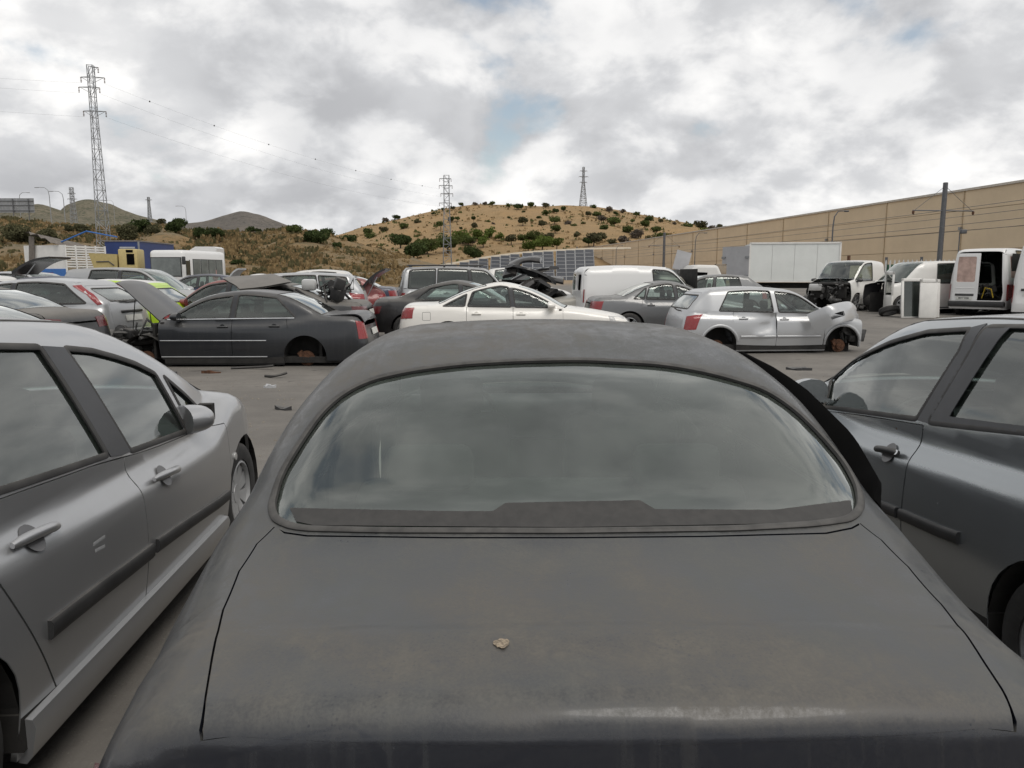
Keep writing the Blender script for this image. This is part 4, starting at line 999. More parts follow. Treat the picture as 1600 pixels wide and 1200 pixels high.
            if 'rear_clip' not in skip: s.add('rear_body', T_, 'tail', pc('rear_body'), holes=[tg3] if 'tailgate_hole' not in skip else [], skirt=.01)
            rwz0, rwz1 = g.get('rwz', (float(belt(L))+.04, tgt-.05)); rww = g.get('rww', (tgw*.88, yrr*.80))
            rw3 = sh.E(dens(rp([(rww[0], rwz0), (rww[1], rwz1), (-rww[1], rwz1), (-rww[0], rwz0)], .07), .06))
            if 'tailgate' not in skip:
                o = s.add('tailgate', sh.E(dens([(a*.992, b+(.006 if b < 1 else -.004)) for a, b in tgo], .06)), 'tail', pc('tailgate'), holes=[rw3] if 'rear_window' in W or True else [])[0]
                s.add('rear_window', rw3, 'tail', g.get('rear_glass', gl), off=-.006, skirt=0, parent=None)
                s.strip('window_seal', rw3, M['rubber'], .03, .004, both=False, closed=True, step=.08)
        # ---- nose
        xn = g.get('xn', fx-Ra-.05); yh0, h0 = g['hood']
        hs = sh.T([(A2[0][0]-.03+((h0+sh.kf*yh0*yh0)-A2[0][0]+.03)*t, A2[0][1]+(yh0-A2[0][1])*t+.05*math.sin(math.pi*t)) for t in np.linspace(0, 1, 10)])
        hfr = sh.T([(h0+sh.kf*y*y, y) for y in np.linspace(yh0, -yh0, 9)])
        k = int(np.argmax(hs[:, 0] < xn)); t = (hs[k-1, 0]-xn)/(hs[k-1, 0]-hs[k, 0]+1e-9)
        pn = sh.T([(xn, hs[k-1, 1]+t*(hs[k, 1]-hs[k-1, 1]))]); zsh = pn[0, 2]-.13
        if 'front_fender' not in skip:
            Fd = np.concatenate([sh.S(dens([(d0, zs-.02), (d0, float(belt(d0)))], .08, False)), A[:1], hs[1:k], pn, s.xarc(pn[0], sh.S([(xn, zsh)])[0])[1:-1], sh.S([(xn, z) for z in np.linspace(zsh, bz+.05, 9)]), sh.S(dens([(xn, bz), (fx-Ra, bz)]+archf(fx, Ra, 175, 5)+[(fx+Ra, zs-.02)], .05, False))])
            s.add('front_fender', Fd, 'polar', pc('front_fender'), both=True)
        if 'hood' not in skip:
            hd = np.concatenate([hs, hfr[1:-1], mir(hs), sh.T([(x-.03, y) for x, y in [(g['w0']+sh.gkf*y*y, y) for y in np.linspace(-A2[0][1], A2[0][1], 9)[1:-1]]])])
            s.hood_o = s.add('hood', hd, 'top', pc('hood'))[0]; s.hinge = (A2[0][0]-.05, float(sh.c_deck(A2[0][0]-.05)))
        if 'front_bumper' not in skip:
            ph = math.atan2(sh.S([(xn, bz)])[0, 1], -(xn-1.0))
            bot = sh.fromdom(np.c_[np.linspace(ph, -ph, 15)*.95, np.full(15, bz)], 'nose', 1)
            half = np.concatenate([s.xarc(pn[0], sh.S([(xn, zsh)])[0])[1:-1][::-1], pn, hs[k:]])
            T_ = np.concatenate([bot, sh.S([(xn, z) for z in np.linspace(bz+.05, zsh, 9)], -1), half*np.array([1, -1, 1]), hfr[::-1][1:-1], half[::-1], sh.S([(xn, z) for z in np.linspace(zsh, bz+.05, 9)])])
            s.add('front_bumper', T_, 'nose', pc('front_bumper'), skirt=.01)
            hz = g.get('hlz', (zsh-.05, zsh+.07))
            if 'headlight' not in skip:
                hl = np.concatenate([sh.E(dens([(.40*g['W'], hz[0]), (.36*g['W'], hz[1]-.02)], .06, False), -1), sh.S([(xn-.02, hz[1]+.02), (xn-.06, hz[0]+.02)])])
                s.add('headlight', hl, 'nose', M['clear'], off=.006, skirt=.012, both=True)
            s.add('grille', sh.E(dens(rp([(.26, hz[0]+.0), (.28, hz[1]-.03), (-.28, hz[1]-.03), (-.26, hz[0])], .03), .08), -1), 'nose', M['gloss_black'], off=.005, skirt=.008)
        # ---- lights, trims
        for nm, pts, mt in tail:
            P3 = np.concatenate([sh.S([(b, c)]) if a == 's' else sh.E([(b, c)]) for a, b, c in pts])
            s.add(nm, P3, 'tail', mt, off=.006, skirt=.014, both=True, h=min(s.h, .06))
        if mould:
            z, x0, x1, mw, mm = mould
            s.strip('side_moulding', sh.S([(x0, z), (d1-.02, z)]), mm, mw, .016); s.strip('side_moulding', sh.S([(d1+.02, z), (x1, z)]), mm, mw, .016)
        if chrome:
            s.strip('chrome_strip', sh.S([(x, float(belt(x))+.004) for x in np.linspace(d0+.12, chrome, 10)]), M['chrome'], .02, .008)
        if extras:
            hm = handle_mat or pm
            for xd in ([d1-.16] + ([d2-.20] if d2 else [])):
                zh = float(belt(xd))-g.get('hz', .13)
                p = sh.S([(xd, zh)])[0]
                for sg in (1, -1):
                    m = MB(); m.rbox((p[0]-dx, sg*(p[1]+.014), zh), (.19, .030, .028), .012); m.lathe([(.001, 0), (.045, 0), (.045, .004), (.001, .004)], 16, 'y', (p[0]-dx, sg*(p[1]-.002), zh))
                    m.build('door_handle', hm, s.root, True, 50)
            zm = float(belt(xa+.12)); p = sh.S([(xa+.12, zm)])[0]
            for sg in (1, -1):
                o = link('mirror', mirror_mesh(mirror_mat or pm), s.root); o.location = (p[0]-dx, sg*(p[1]-.02), zm); o.scale = (1, sg, 1)
        # ---- under parts
        m = MB(); Wd = g['W']
        ux0 = .45 if 'front_bumper' not in skip else fx+.35
        m.box(((ux0+L-.4)/2-dx, 0, .25), (L-.4-ux0, 2*Wd-.20, .10)); m.box(((fx+rx)/2-dx, 0, .26), (rx-fx-2*Ra, 2*Wd-.06, .12))
        for cx in (fx, rx):
            for sg in (1, -1):
                pr = arc(cx-dx, zw, Ra+.012, -10, 190, 14); pr2 = arc(cx-dx, zw, Ra+.05, 190, -10, 14)
                y0, y1 = sorted((sg*(Wd-.04), sg*(Wd-.42)))
                n_ = 15
                for i in range(14):
                    m.add([(pr[i][0], y0, pr[i][1]), (pr[i+1][0], y0, pr[i+1][1]), (pr[i+1][0], y1, pr[i+1][1]), (pr[i][0], y1, pr[i][1])], [(0, 1, 2, 3)])
                m.box((cx-dx, sg*(Wd-.43), zw+.05), (2*Ra, .02, 2*Ra))
        m.box((d0-.12-dx, 0, .58), (.04, 2*Wd-.25, .6)); m.box((d0+.05-dx, 0, .59), (.05, 2*Wd-.13, .66)); m.box((min(rx+.25, L-.3)-dx, 0, .52), (.05, 2*Wd-.3, .45))  # second box is added behind the door gap to stop light leaking through
        m.build('underbody', M['dark'], s.root)
        ty, rm, dk = wheel_parts(Rw, style=wstyle)
        for i, (cx, sg) in enumerate(((fx, 1), (fx, -1), (rx, 1), (rx, -1))):
            if wheels[i] == '1':
                o = link('wheel', rm, s.root); o.location = (cx-dx, sg*(Wd-.135), zw); o.rotation_euler[2] = 0 if sg > 0 else math.pi; link('tyre', ty, o)
            elif wheels[i] == 'd':
                o = link('brake_disc', dk, s.root); o.location = (cx-dx, sg*(Wd-.17), g.get('zdisc', .27)); o.rotation_euler[2] = 0 if sg > 0 else math.pi
        if seats:
            sm_ = seatm or M['seat']; zf = .30 if H < 1.6 else .42
            for y in (-.37, .37):
                o = link('front_seat', seat_mesh('front', sm_), s.root); o.location = (g.get('sx', d1-.30)-dx, y, zf)
            if seats != 'front':
                o = link('rear_seat', seat_mesh('rear', sm_), s.root); o.location = (g.get('sx2', d1+.62)-dx, 0, zf+.03)
            m = MB(); m.rbox((d0+.12-dx, 0, float(belt(d0))-.10), (.42, 2*Wd-.34, .22), .08)
            m.build('dashboard', M['dash'], s.root, True, 50)
            m = MB(); c = Vector((d0+.52-dx, -.37, float(belt(d0))-.02)); pts = [c+Vector((.06*math.sin(a), .18*math.cos(a), .17*math.sin(a))) for a in np.linspace(0, 2*math.pi, 25)]
            m.tube(pts, .014, 6, False); m.tube([c+Vector((0, .17, 0)), c-Vector((.03, 0, 0)), c-Vector((0, .17, 0))], .02, 6); m.tube([c-Vector((.03, 0, 0)), c-Vector((.25, 0, .05))], .03, 6)
            m.build('steering_wheel', M['dash'], s.root, True, 60)
        return s

def basic(kind, L, W, H, wb, fo, hood_z=.72, cowl_z=.93, belt=(.90, .95), w=(1.25, 2.0), r=(3.3, 3.95), ztr=1.0, Rw=.31, tailpts=None, doors=4, d=(1.25, 2.25, 3.2), roof=None, tum=.30, gcrown=.04, nose=1.0, **kw):
    """surface and layout for an ordinary road car"""
    fx, rx = fo, fo+wb; zb0, zb1 = belt
    plan = [(-.2, (.90-.14*nose+.10)*W), (0, (.90-.12*nose+.10)*W), (.22, (.96-.08*nose+.06)*W), (.45, (.99-.035*nose+.01)*W), (fx, .995*W), (L*.5, W), (rx, .99*W), (L-.25, .945*W), (L, .90*W), (L+.2, .88*W)]
    gz_ = [(-.1, .90), (.12, .925), (.28, .965), (.55, 1.0), (.75, .99), (.95, .955), (1.15, .91), (2.5, .7)]
    bl = [(0, zb0-.03), (w[0], zb0), (L*.55, (zb0+zb1)/2+.005), (L-.6, zb1), (L, zb1+.01)]
    if kind == 'sedan':
        deck = [(-.2, hood_z-.06), (.15, hood_z), (w[0]*.6, (hood_z*.4+cowl_z*.6)), (w[0]+.1, cowl_z), (w[0]+.6, zb0-.02), (r[0], zb1-.02), (r[1]-.1, ztr+.01), (L-.45, ztr+.005), (L-.1, ztr-.02), (L+.2, ztr-.05)]
        zc = [(w[0]-.9, -1.5), (w[0]-.5, cowl_z-.42), (w[0], cowl_z-.01)]+(roof or [(w[1], H-.055), ((w[1]+r[0])/2, H), (r[0], H-.055)])+[(r[1], ztr+.015), (r[1]+.4, ztr-.25), (r[1]+.7, -1.5)]
        xt = None
    else:
        deck = [(-.2, hood_z-.06), (.15, hood_z), (w[0]*.6, (hood_z*.4+cowl_z*.6)), (w[0]+.1, cowl_z), (w[0]+.6, zb0-.02), (L, zb1-.02), (L+.2, zb1-.02)]
        zc = [(w[0]-.9, -1.5), (w[0]-.5, cowl_z-.42), (w[0], cowl_z-.01)]+(roof or [(w[1], H-.05), ((w[1]+r[0])/2, H), (r[0], H-.05), (L+.3, H-.14)])
        xt = tailpts or [(-.1, L-.03), (.5, L-.02), (.8, L-.05), (zb1+.02, L-.11), (H-.12, r[0]+.10), (H+.1, r[0]-.02)]
    xf = [(-.1, .14), (.15, .09), (.32, .02), (.5, 0), (.62, .02), (hood_z, .10), (cowl_z, .30), (1.6, .6)]
    xr = [(-.1, .14), (.18, .09), (.35, .02), (.5, 0), (.62, .015), (.8, .06), (1.0, .10), (1.6, .3)] if kind == 'sedan' else [(-.1, .12), (.18, .07), (.35, .01), (.5, 0), (.62, .015), (.8, .06), (1.0, .12), (1.6, .3)]
    yb = [(-.2, .82*W), (w[0]-.1, .845*W), (w[0]+.6, .90*W), (L*.5, .915*W), (r[0], .90*W), (L-.4, .84*W), (L, .78*W), (L+.2, .76*W)]
    sh = Shape(L=L, plan=plan, gz_=gz_, deck=deck, zc=zc, xf=xf, xr=xr, belt=bl, yb=yb, xt=xt, tum=tum, gcrown=gcrown, mid=(w[1]+r[0])/2, **kw)
    g = dict(kind=kind, W=W, H=H, fx=fx, rx=rx, Rw=Rw, Ra=Rw+.05, zs=.27, w0=w[0], w1=w[1], r0=r[0], r1=r[1], hood=(.62*W, .10), d0=d[0], d1=d[1])
    if doors == 4: g['d2'] = d[2]
    if kind == 'sedan':
        g['lid'] = (.74*W, L-.07); g['q0'] = d[2]+.16; g['q1'] = d[2]-.18
    else:
        g['q0'] = d[2]+.05; g['q1'] = d[2]-.05
    return sh, g
# ================================================================ the three cars in front
P_BLACK = dusty_black('black_dusty')
P_GREY = paint('silver_grey', (.47, .478, .49), .72, .20, .28, 2.0)
P_GREEN = paint('grey_green', (.37, .395, .41), .75, .16, .25, 4.0)
M['seat_black'] = plain('seat_black', (.016, .016, .017), .9)
M['gasket'] = plain('gasket_rubber', (.018, .018, .018), .6, dust=.22, var=.4, scale=20)
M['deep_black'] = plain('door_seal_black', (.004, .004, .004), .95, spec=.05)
# ---- dark saloon seen from behind
sh, g = basic('sedan', 4.85, .925, 1.435, 2.80, .92, .74, .95, (.91, .945), (1.30, 2.08), (3.49, 4.09), 1.015, .32, d=(1.35, 2.45, 3.45), gkr=.09, gcrown=.075, tum=.15, gc=.42, kg=.24, kj=.12, k1=.16, k2=.05,
              roof=[(2.08, 1.375), (2.75, 1.437), (3.15, 1.425), (3.49, 1.368)])
sh.c_yb = crv([(-.2, .75), (1.2, .77), (1.9, .82), (2.5, .875), (3.4, .885), (4.0, .885), (4.4, .85), (5, .80)])
sh.c_plan = crv([(-.2, .80), (0, .83), (.35, .90), (.92, .92), (2.4, .925), (3.72, .918), (4.2, .89), (4.55, .845), (4.85, .79), (5.05, .76)])
g['xs'] = 4.30; g['lid'] = (.62, 4.78)
sh.c_deck = crv([(-.2, .68), (.15, .74), (.8, .87), (1.4, .95), (1.9, .90), (3.5, .93), (3.95, 1.02), (4.3, 1.018), (4.72, 1.004), (4.80, .998), (5.05, .98)])
hero = Car('dark_saloon', 'dusty black saloon filling the foreground, seen from behind over its boot lid', 'car', sh, g, .109, .91+4.85/2, -1.0, Z=0, h=.035, pm=P_BLACK)
lid_px = hero.pix([(428, 823), (400, 850), (372, 893), (347, 953), (329, 1030), (318, 1100), (313, 1158)]); lid_px[:, 1] = np.abs(lid_px[:, 1])
g['lid'] = (lid_px[-1, 1], lid_px[-1, 0]+sh.kr*lid_px[-1, 1]**2)
g['lid_z'] = .948
hero.build(skip=('roof', 'side_frame', 'rear_window', 'trunk_lid', 'front_window', 'rear_side_window'), seatm=M['seat_black'], ov={'lidside': lambda s_, C: s_.T(dens(lid_px[:, :2], .02, False))},
           tail=[('taillight', [('s', 4.66, .86), ('s', 4.62, .70), ('e', .42, .70), ('e', .44, .86)], M['dark_red'])])
gl_px = [(424, 791), (429, 811), (453, 823), (480, 827), (600, 830), (890, 831), (1150, 827), (1272, 820), (1327, 812), (1345, 796), (1343, 768), (1323, 728), (1288, 685), (1241, 638), (1193, 606), (1115, 583), (1036, 569), (910, 562), (810, 564), (721, 569), (642, 579), (579, 593), (536, 614), (500, 646), (465, 697), (437, 744)]
gl3 = hero.pix(dens(rp(gl_px, 34, 5), 22))
A, C, Rf, bl = hero.A, hero.C, hero.Rf, hero.bl; mir = hero.mir
fr_lid = hero.pix(dens([(428, 824), (445, 831), (480, 836), (700, 839), (890, 839), (1100, 837), (1290, 832), (1330, 824), (1352, 812)], 22, False))
half = np.concatenate([A[::-1], bl[::-1], hero.lidside[:1]])
shell = np.concatenate([half, fr_lid[::-1][1:-1], half[::-1]*np.array([1, -1, 1]), hero.wtop[::-1]])
P_ROOF = P_BLACK
win_holes = [v for k, v in hero.W3.items()]
sw = {}
belt = sh.c_belt; ut = hero.utop
low = [(x, float(belt(x))+.03) for x in np.linspace(1.75, 3.62, 12)]; top = [(x, float(ut(x))-.03) for x in np.linspace(3.35, 2.1, 10)]
def split(x0, x1):
    xs_ = np.linspace(x0, x1, 9)
    lo = [(x, float(belt(x))+.03) for x in xs_]; tp = [(x, max(float(ut(x))-.03, float(belt(x))+.05)) for x in xs_[::-1]]
    return rp(lo+tp, [.03]+[0]*7+[.04, .06]+[0]*7+[.03])
sw['front_window'] = sh.S(dens(split(1.75, 2.42), .04)); sw['rear_side_window'] = sh.S(dens(split(2.50, 3.42), .04))
hl = [gl3]+[v for v in sw.values()]+[mir(v) for v in sw.values()]
hero.add('roof', shell, 'polar', P_ROOF, holes=hl, skirt=.012)
RG = glass('rear_screen', (.70, .82, .76), .19, 11.0, (.24, .28, .245), 2.3)
rgl = hero.add('rear_window', gl3, 'top', RG, off=-.006, skirt=0)[0]
for k, v in sw.items(): hero.add(k, hero.grow(v, 1.05), 'side', M['glass_dark'], off=-.012, skirt=0, both=True)
hero.strip('rear_window_gasket', gl3, M['gasket'], .020, .007, both=False, closed=True, step=.02)
lidin = hero.lidside-np.array([0, .0042, 0]); lid = np.concatenate([lidin, hero.lidend[1:-1], mir(lidin), fr_lid[1:-1]+np.array([.006, 0, 0])])
hero.add('trunk_lid', lid, 'top', P_BLACK, skirt=.025, h=.02)
# printed band along the foot of the rear screen, with the raised middle
band = hero.pix(dens([(452, 792), (700, 797), (770, 797), (790, 784), (1000, 780), (1024, 794), (1210, 795), (1330, 780), (1334, 800), (1316, 809), (1280, 815), (890, 822), (490, 819), (462, 813)], 18))
hero.add('printed_band', band, 'top', M['frit'], off=-.003, skirt=0)
# right rear door standing ajar: its black rear edge shows past the pillar
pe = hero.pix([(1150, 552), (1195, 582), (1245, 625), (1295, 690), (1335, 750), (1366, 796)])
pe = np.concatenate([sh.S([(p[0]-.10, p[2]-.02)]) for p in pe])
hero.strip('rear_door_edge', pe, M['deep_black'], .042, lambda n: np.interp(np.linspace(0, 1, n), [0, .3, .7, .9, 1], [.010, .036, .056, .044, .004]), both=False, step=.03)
# ---- silver-grey hatchback on the left
def p2(car, pts): return [(p[0], p[2]) for p in car.pix(pts)]
def set_belt(car, pts, lo, hi, dz=-.014):
    q = sorted(p2(car, pts)); k = (q[-1][1]-q[0][1])/(q[-1][0]-q[0][0])
    q = [(lo, q[0][1]+k*.6*(lo-q[0][0]))]+q+[(hi, q[-1][1]+k*.5*(hi-q[-1][0]))]
    car.sh.c_belt = crv([(x, z+dz) for x, z in q])
sh, g = basic('hatch', 4.20, .865, 1.495, 2.70, .72, .78, .97, (.85, .95), (.68, 1.95), (3.75, 4.1), 1.0, .31, d=(1.02, 2.16, 3.19), gcrown=.06, tum=.36, nose=2.0, kf=.25)
g['skirt'] = True; g['rd_edge'] = [(2.845, .27), (2.98, .5), (3.12, .76), (3.17, .88)]; g['ditch'] = True
c307 = Car('grey_hatchback', 'silver grey five-door hatchback in the left foreground with two pale scratches on its rear door', 'car', sh, g, -2.36, 2.98, -3.9, Z=0, h=.04, pm=P_GREY)
set_belt(c307, [(292, 674), (204, 706), (168, 713), (80, 742), (0, 768)], 0, 4.2)
fw = p2(c307, [(101, 544), (145, 548), (182, 558), (212, 568), (243, 584), (292, 673), (204, 705), (170, 648), (135, 592)])
tw = p2(c307, [(256, 588), (290, 617), (322, 647), (300, 668), (280, 632)])
rw = p2(c307, [(-60, 541), (0, 541), (62, 542), (98, 595), (135, 655), (168, 711), (80, 741), (0, 767), (-80, 794)])
film = [p2(c307, [(64, 541), (99, 543), (135, 594), (170, 650), (203, 706), (190, 712), (172, 714), (138, 656), (101, 596)])]
c307.build(wstyle='cover', ov={'windows': {'front_window': rp(fw, .02), 'front_quarter_window': rp(tw, .01), 'rear_side_window': rp(rw, .02)}, 'film': film}, extras=False)
mo = c307.pix([(75, 985), (110, 957), (160, 918), (200, 888), (236, 860)]); c307.strip('side_moulding', mo, M['trim'], .062, .018, step=.03)
mo = c307.pix([(243, 853), (275, 830), (310, 806), (340, 786), (356, 773)]); c307.strip('side_moulding', mo, M['trim'], .058, .018, step=.03)
def handle(car, pa, pb, m_bar, m_cup, lockend=False, only=None):
    a, b = car.pix([pa, pb]); c = (a+b)/2; n = car.sh.grad(c[None])[0]
    for mir_ in (1, -1):
        v = np.array([1, mir_, 1]); A_, B_, C_, N_ = [np.array(q)*v for q in (a, b, c, n)]
        A_, B_, C_ = [q-np.array([car.dx, 0, 0]) for q in (A_, B_, C_)]
        m = MB(); t = np.linspace(0, 1, 9)[:, None]
        pts = A_+(B_-A_)*t+N_*(.006+.028*np.sin(np.pi*np.clip(t*.94+.03, 0, 1))**.45)
        m.tube(pts, [.010, .016, .017, .017, .017, .017, .017, .017, .013], 10)
        o = m.build('door_handle', m_bar, car.root, True, 60)
        m = MB(); d = (B_-A_)/np.linalg.norm(B_-A_); u = np.cross(N_, d); u /= np.linalg.norm(u); cc = C_-d*.0
        ring = [cc+N_*(.002 if i == 0 else .0035)+(d*math.cos(k)*.048+u*math.sin(k)*.050)*(0 if i == 0 else 1) for i in (1,) for k in np.linspace(0, 2*math.pi, 25)[:-1]]
        m.add(ring+[cc+N_*.0015], [(k, (k+1) % 24, 24) for k in range(24)]); m.build('handle_recess_shade', m_cup, o, True, 60)
        if lockend:
            m = MB(); e = B_+N_*.022; ring = [e+N_*.008+(d*math.cos(k)+u*math.sin(k))*.013 for k in np.linspace(0, 2*math.pi, 17)[:-1]]
            m.add(ring, [tuple(range(16))]); m.build('lock', M['chrome'], o)
P_CUP_SHADE = paint('recess_shade', (.10, .10, .105), .5, .2, .4)  # flat discs painted dark; the shade of the handle cups is in their colour
handle(c307, (236, 752), (274, 735), P_GREY, P_CUP_SHADE); handle(c307, (12, 858), (83, 826), P_GREY, P_CUP_SHADE)
q = c307.pix([(300, 668)])[0]
for sg in (1, -1):
    o = link('mirror', mirror_mesh(P_GREY), c307.root); o.location = (q[0]-.02-c307.dx, sg*(q[1]-.045), q[2]+.0); o.scale = (.92, sg*.9, 1.0); o.rotation_euler[2] = -.8*sg
    m = MB(); m.rbox((q[0]-c307.dx+.015, sg*(q[1]+.02), q[2]+.01), (.06, .09, .05), .02); m.build('mirror_base', M['trim'], o.parent, True)
sc_ = c307.pix([(146, 851), (164, 838)]), c307.pix([(149, 861), (164, 853)])
for a_, b_ in sc_: c307.strip('scratch', np.array([a_, b_]), M['silver_plastic'], .012, .0006, both=False, step=.02)
ri = c307.pix([(367, 713)])[0]; m = MB(); m.lathe([(.001, 0), (.022, 0), (.022, .008), (.001, .010)], 16, 'y', (ri[0]-c307.dx, ri[1], ri[2])); m.build('side_repeater', M['clear'], c307.root, True)
# ---- grey-green three-door hatchback on the right
sh, g = basic('hatch', 3.95, .835, 1.46, 2.46, .82, .76, .97, (.88, .98), (.95, 1.85), (3.5, 3.9), 1.0, .30, doors=2, d=(1.15, 2.35, 3.0), gcrown=.06, tum=.36, nose=1.8, kf=.22)
g['ditch'] = True
golf = Car('grey_green_hatchback', 'grey green three-door hatchback in the right foreground with a black door handle', 'car', sh, g, 2.60, 3.75, -2.5, Z=0, h=.04, pm=P_GREEN)
set_belt(golf, [(1284, 637), (1360, 646), (1432, 657), (1520, 669), (1600, 678)], 0, 3.95)
gw = p2(golf, [(1284, 636), (1300, 592), (1330, 562), (1390, 535), (1450, 518), (1517, 514), (1500, 548), (1460, 610), (1432, 655), (1360, 645)])
gq = p2(golf, [(1450, 660), (1480, 610), (1510, 560), (1542, 510), (1600, 510), (1700, 517), (1700, 690), (1600, 676), (1520, 668)])
film = [p2(golf, [(1519, 512), (1543, 506), (1510, 560), (1480, 611), (1451, 662), (1434, 657), (1462, 610), (1501, 548)]),
        p2(golf, [(1452, 660), (1482, 610), (1512, 560), (1545, 510), (1580, 512), (1540, 562), (1508, 612), (1484, 651), (1560, 661), (1640, 670), (1640, 681), (1540, 669)])]
golf.build(ov={'windows': {'front_window': rp(gw, .02), 'rear_side_window': rp(gq, .03)}, 'film': film}, extras=False)
mo = golf.pix([(1372, 788), (1403, 801)]); golf.strip('side_moulding', mo, M['trim'], .05, .018, step=.03)
mo = golf.pix([(1408, 803), (1440, 817), (1470, 830), (1500, 841)]); golf.strip('side_moulding', mo, M['trim'], .05, .018, step=.03)
handle(golf, (1373, 704), (1408, 711), M['trim'], P_CUP_SHADE, True)
q = golf.pix([(1290, 632)])[0]
for sg in (1, -1):
    o = link('mirror', mirror_mesh(P_GREEN), golf.root); o.location = (q[0]-.05-golf.dx, sg*(abs(q[1])-.03), q[2]+.02); o.scale = (1, sg, 1)
ch = golf.pix([(1401, 671)])[0]
m = MB(); m.lathe([(.001, 0), (.007, 0), (.006, .001), (.001, .001)], 8, 'y', (ch[0]-golf.dx, ch[1]-.001, ch[2])); m.build('paint_chip', M['rust'], golf.root)
# ================================================================ scrap cars across the lane and behind
def swing(o, x, z, ang):
    """turn a hinged panel about a cross-car axis at (x, z)"""
    o.matrix_local = Matrix.Translation((x, 0, z)) @ Matrix.Rotation(ang, 4, 'Y') @ Matrix.Translation((-x, 0, -z))
def plate(car, z, txt=None, y=0.0, m=None, sg=1, size=.085):
    p = car.sh.E([(y, z)], sg)[0]; n = car.sh.grad(p[None])[0]; rot = Vector((sg, 0, 0)).rotation_difference(Vector(n)).to_euler()
    mb = MB(); mb.box((0, 0, 0), (.012, .52, .115)); o = mb.build('number_plate', m or M['plate'], car.root); o.location = (p[0]-car.dx+n[0]*.012, p[1], p[2]); o.rotation_euler = rot
    if txt:
        q = link('lettering', text_mesh(txt, size, M['ink'], bold=.002), o); q.location = (sg*.0075, 0, 0); q.rotation_euler = (R(90), 0, R(90)*sg)
def place(px, Y, L, head, ref='rear'):
    """centre of a car whose rear (or front) end shows at image column px"""
    s_ = math.sin(R(head)); c_ = math.cos(R(head)); k = .5*L if ref == 'rear' else -.5*L
    Ye = Y-c_*k; return gx(px, Ye)+s_*k, Y
PT = {}
for nm, c, mt, du in [('anthracite', (.020, .023, .028), .35, .28), ('charcoal', (.035, .036, .038), .4, .62), ('black', (.010, .010, .012), .1, .40), ('cream_white', (.75, .73, .685), .0, .07), ('white', (.70, .69, .66), 0, .22), ('silver', (.46, .47, .48), .45, .20), ('silver_b', (.40, .41, .42), .45, .35), ('steel_grey', (.17, .175, .18), .5, .35), ('red', (.22, .025, .022), .1, .35), ('navy', (.020, .030, .065), .3, .30), ('lime', (.42, .62, .02), .0, .10), ('beige', (.42, .40, .35), .35, .3), ('green_grey', (.05, .065, .06), .3, .4), ('gold', (.33, .29, .22), .4, .35)]:
    PT[nm] = paint(nm, c, mt, du, .32, len(nm)*1.7)
def T_saloon(L=4.8, W=.885, H=1.47, **k):
    d_ = dict(wb=2.80, fo=.92, hood_z=.78, cowl_z=.97, belt=(.95, .99), w=(1.30, 2.18), r=(3.22, 4.02), ztr=1.05, Rw=.32, d=(1.38, 2.42, 3.36)); d_.update(k); return basic('sedan', L, W, H, **d_)
def T_hatch(L=4.25, W=.875, H=1.46, **k):
    d_ = dict(wb=2.61, fo=.88, hood_z=.76, cowl_z=.97, belt=(.92, .98), w=(1.08, 1.95), r=(3.55, 4.0), Rw=.31, d=(1.28, 2.30, 3.20)); d_.update(k); return basic('hatch', L, W, H, **d_)
def saloon_tail(L, W, z0=.66, z1=.93, m=None, x=.36, y=.52): return [('taillight', [('s', L-x, z1-.01), ('s', L-x+.06, z0+.02), ('e', y*W, z0), ('e', (y-.06)*W, z1-.02)], m or M['red'])]
# ---- anthracite saloon, bonnet up, no wheels
sh, g = T_saloon(W=.882, w=(1.08, 2.02), d=(1.15, 2.42, 3.36), fo=.86, wb=2.82); g['zdisc'] = .27
X, Y = place(586, 13.15+.88, 4.8, 270); car = Car('saloon_car', 'anthracite saloon with bonnet up, nose stripped and rear wheel missing', 'car', sh, g, X, Y, 269, Z=-.135, h=.07, pm=PT['anthracite'])
car.build(skip=('front_bumper', 'front_fender', 'hood_'), wheels='dddd', chrome=3.50, tail=[('taillight', [('s', 4.56, .94), ('s', 4.62, .62), ('e', .62, .62), ('e', .60, .90)], M['red'])], mirror_mat=PT['anthracite'], seats=True)
swing(car.hood_o, car.hinge[0]-car.dx, car.hinge[1], R(52)); z0 = float(sh.c_deck(4.05)); swing(car.lid_o, 4.03-car.dx, z0+.02, -R(5))
plate(car, .72)
def junk(parent, name, n, box, c, m, seed, tubes=True):
    r = np.random.default_rng(seed); mb = MB()
    for i in range(n):
        p = np.array(c)+(r.random(3)-.5)*np.array(box); s = r.uniform(.05, .28, 3)
        if i % 3 == 2 and tubes: q = p+r.normal(size=(4, 3))*.16; mb.tube([p]+list(q), r.uniform(.012, .03), 6)
        elif i % 3 == 1: mb.lathe([(.01, 0), (s[0]*.5, .02), (s[0]*.5, s[1]*.8), (.01, s[1]*.8+.02)], 12, 'xyz'[i % 3], tuple(p))
        else: mb.rbox(tuple(p), tuple(s), .02, *r.uniform(-.5, .5, 3))
    return mb.build(name, m, parent, True, 45)
junk(car.root, 'engine', 60, (.85, 1.35, .42), (.58-car.dx, 0, .52), M['engine'], 3)
junk(car.root, 'hoses', 24, (.9, 1.4, .45), (.75-car.dx, 0, .58), M['rubber'], 4)
mb = MB(); mb.rbox((.34-car.dx, 0, .45), (.12, 1.35, .35), .03); mb.build('radiator', M['dark'], car.root, True)
for s_ in (1, -1): MB().tube([(1.1-car.dx, s_*.62, .60), (.5-car.dx, s_*.58, .52), (.15-car.dx, s_*.55, .50)], .055, 8).build('chassis_leg', M['dark'], car.root, True)
mb = MB(); mb.tube([(.55-car.dx, -.55, .62), (.62-car.dx, -.50, 1.30)], .008, 6); mb.build('bonnet_prop', M['dark'], car.root)
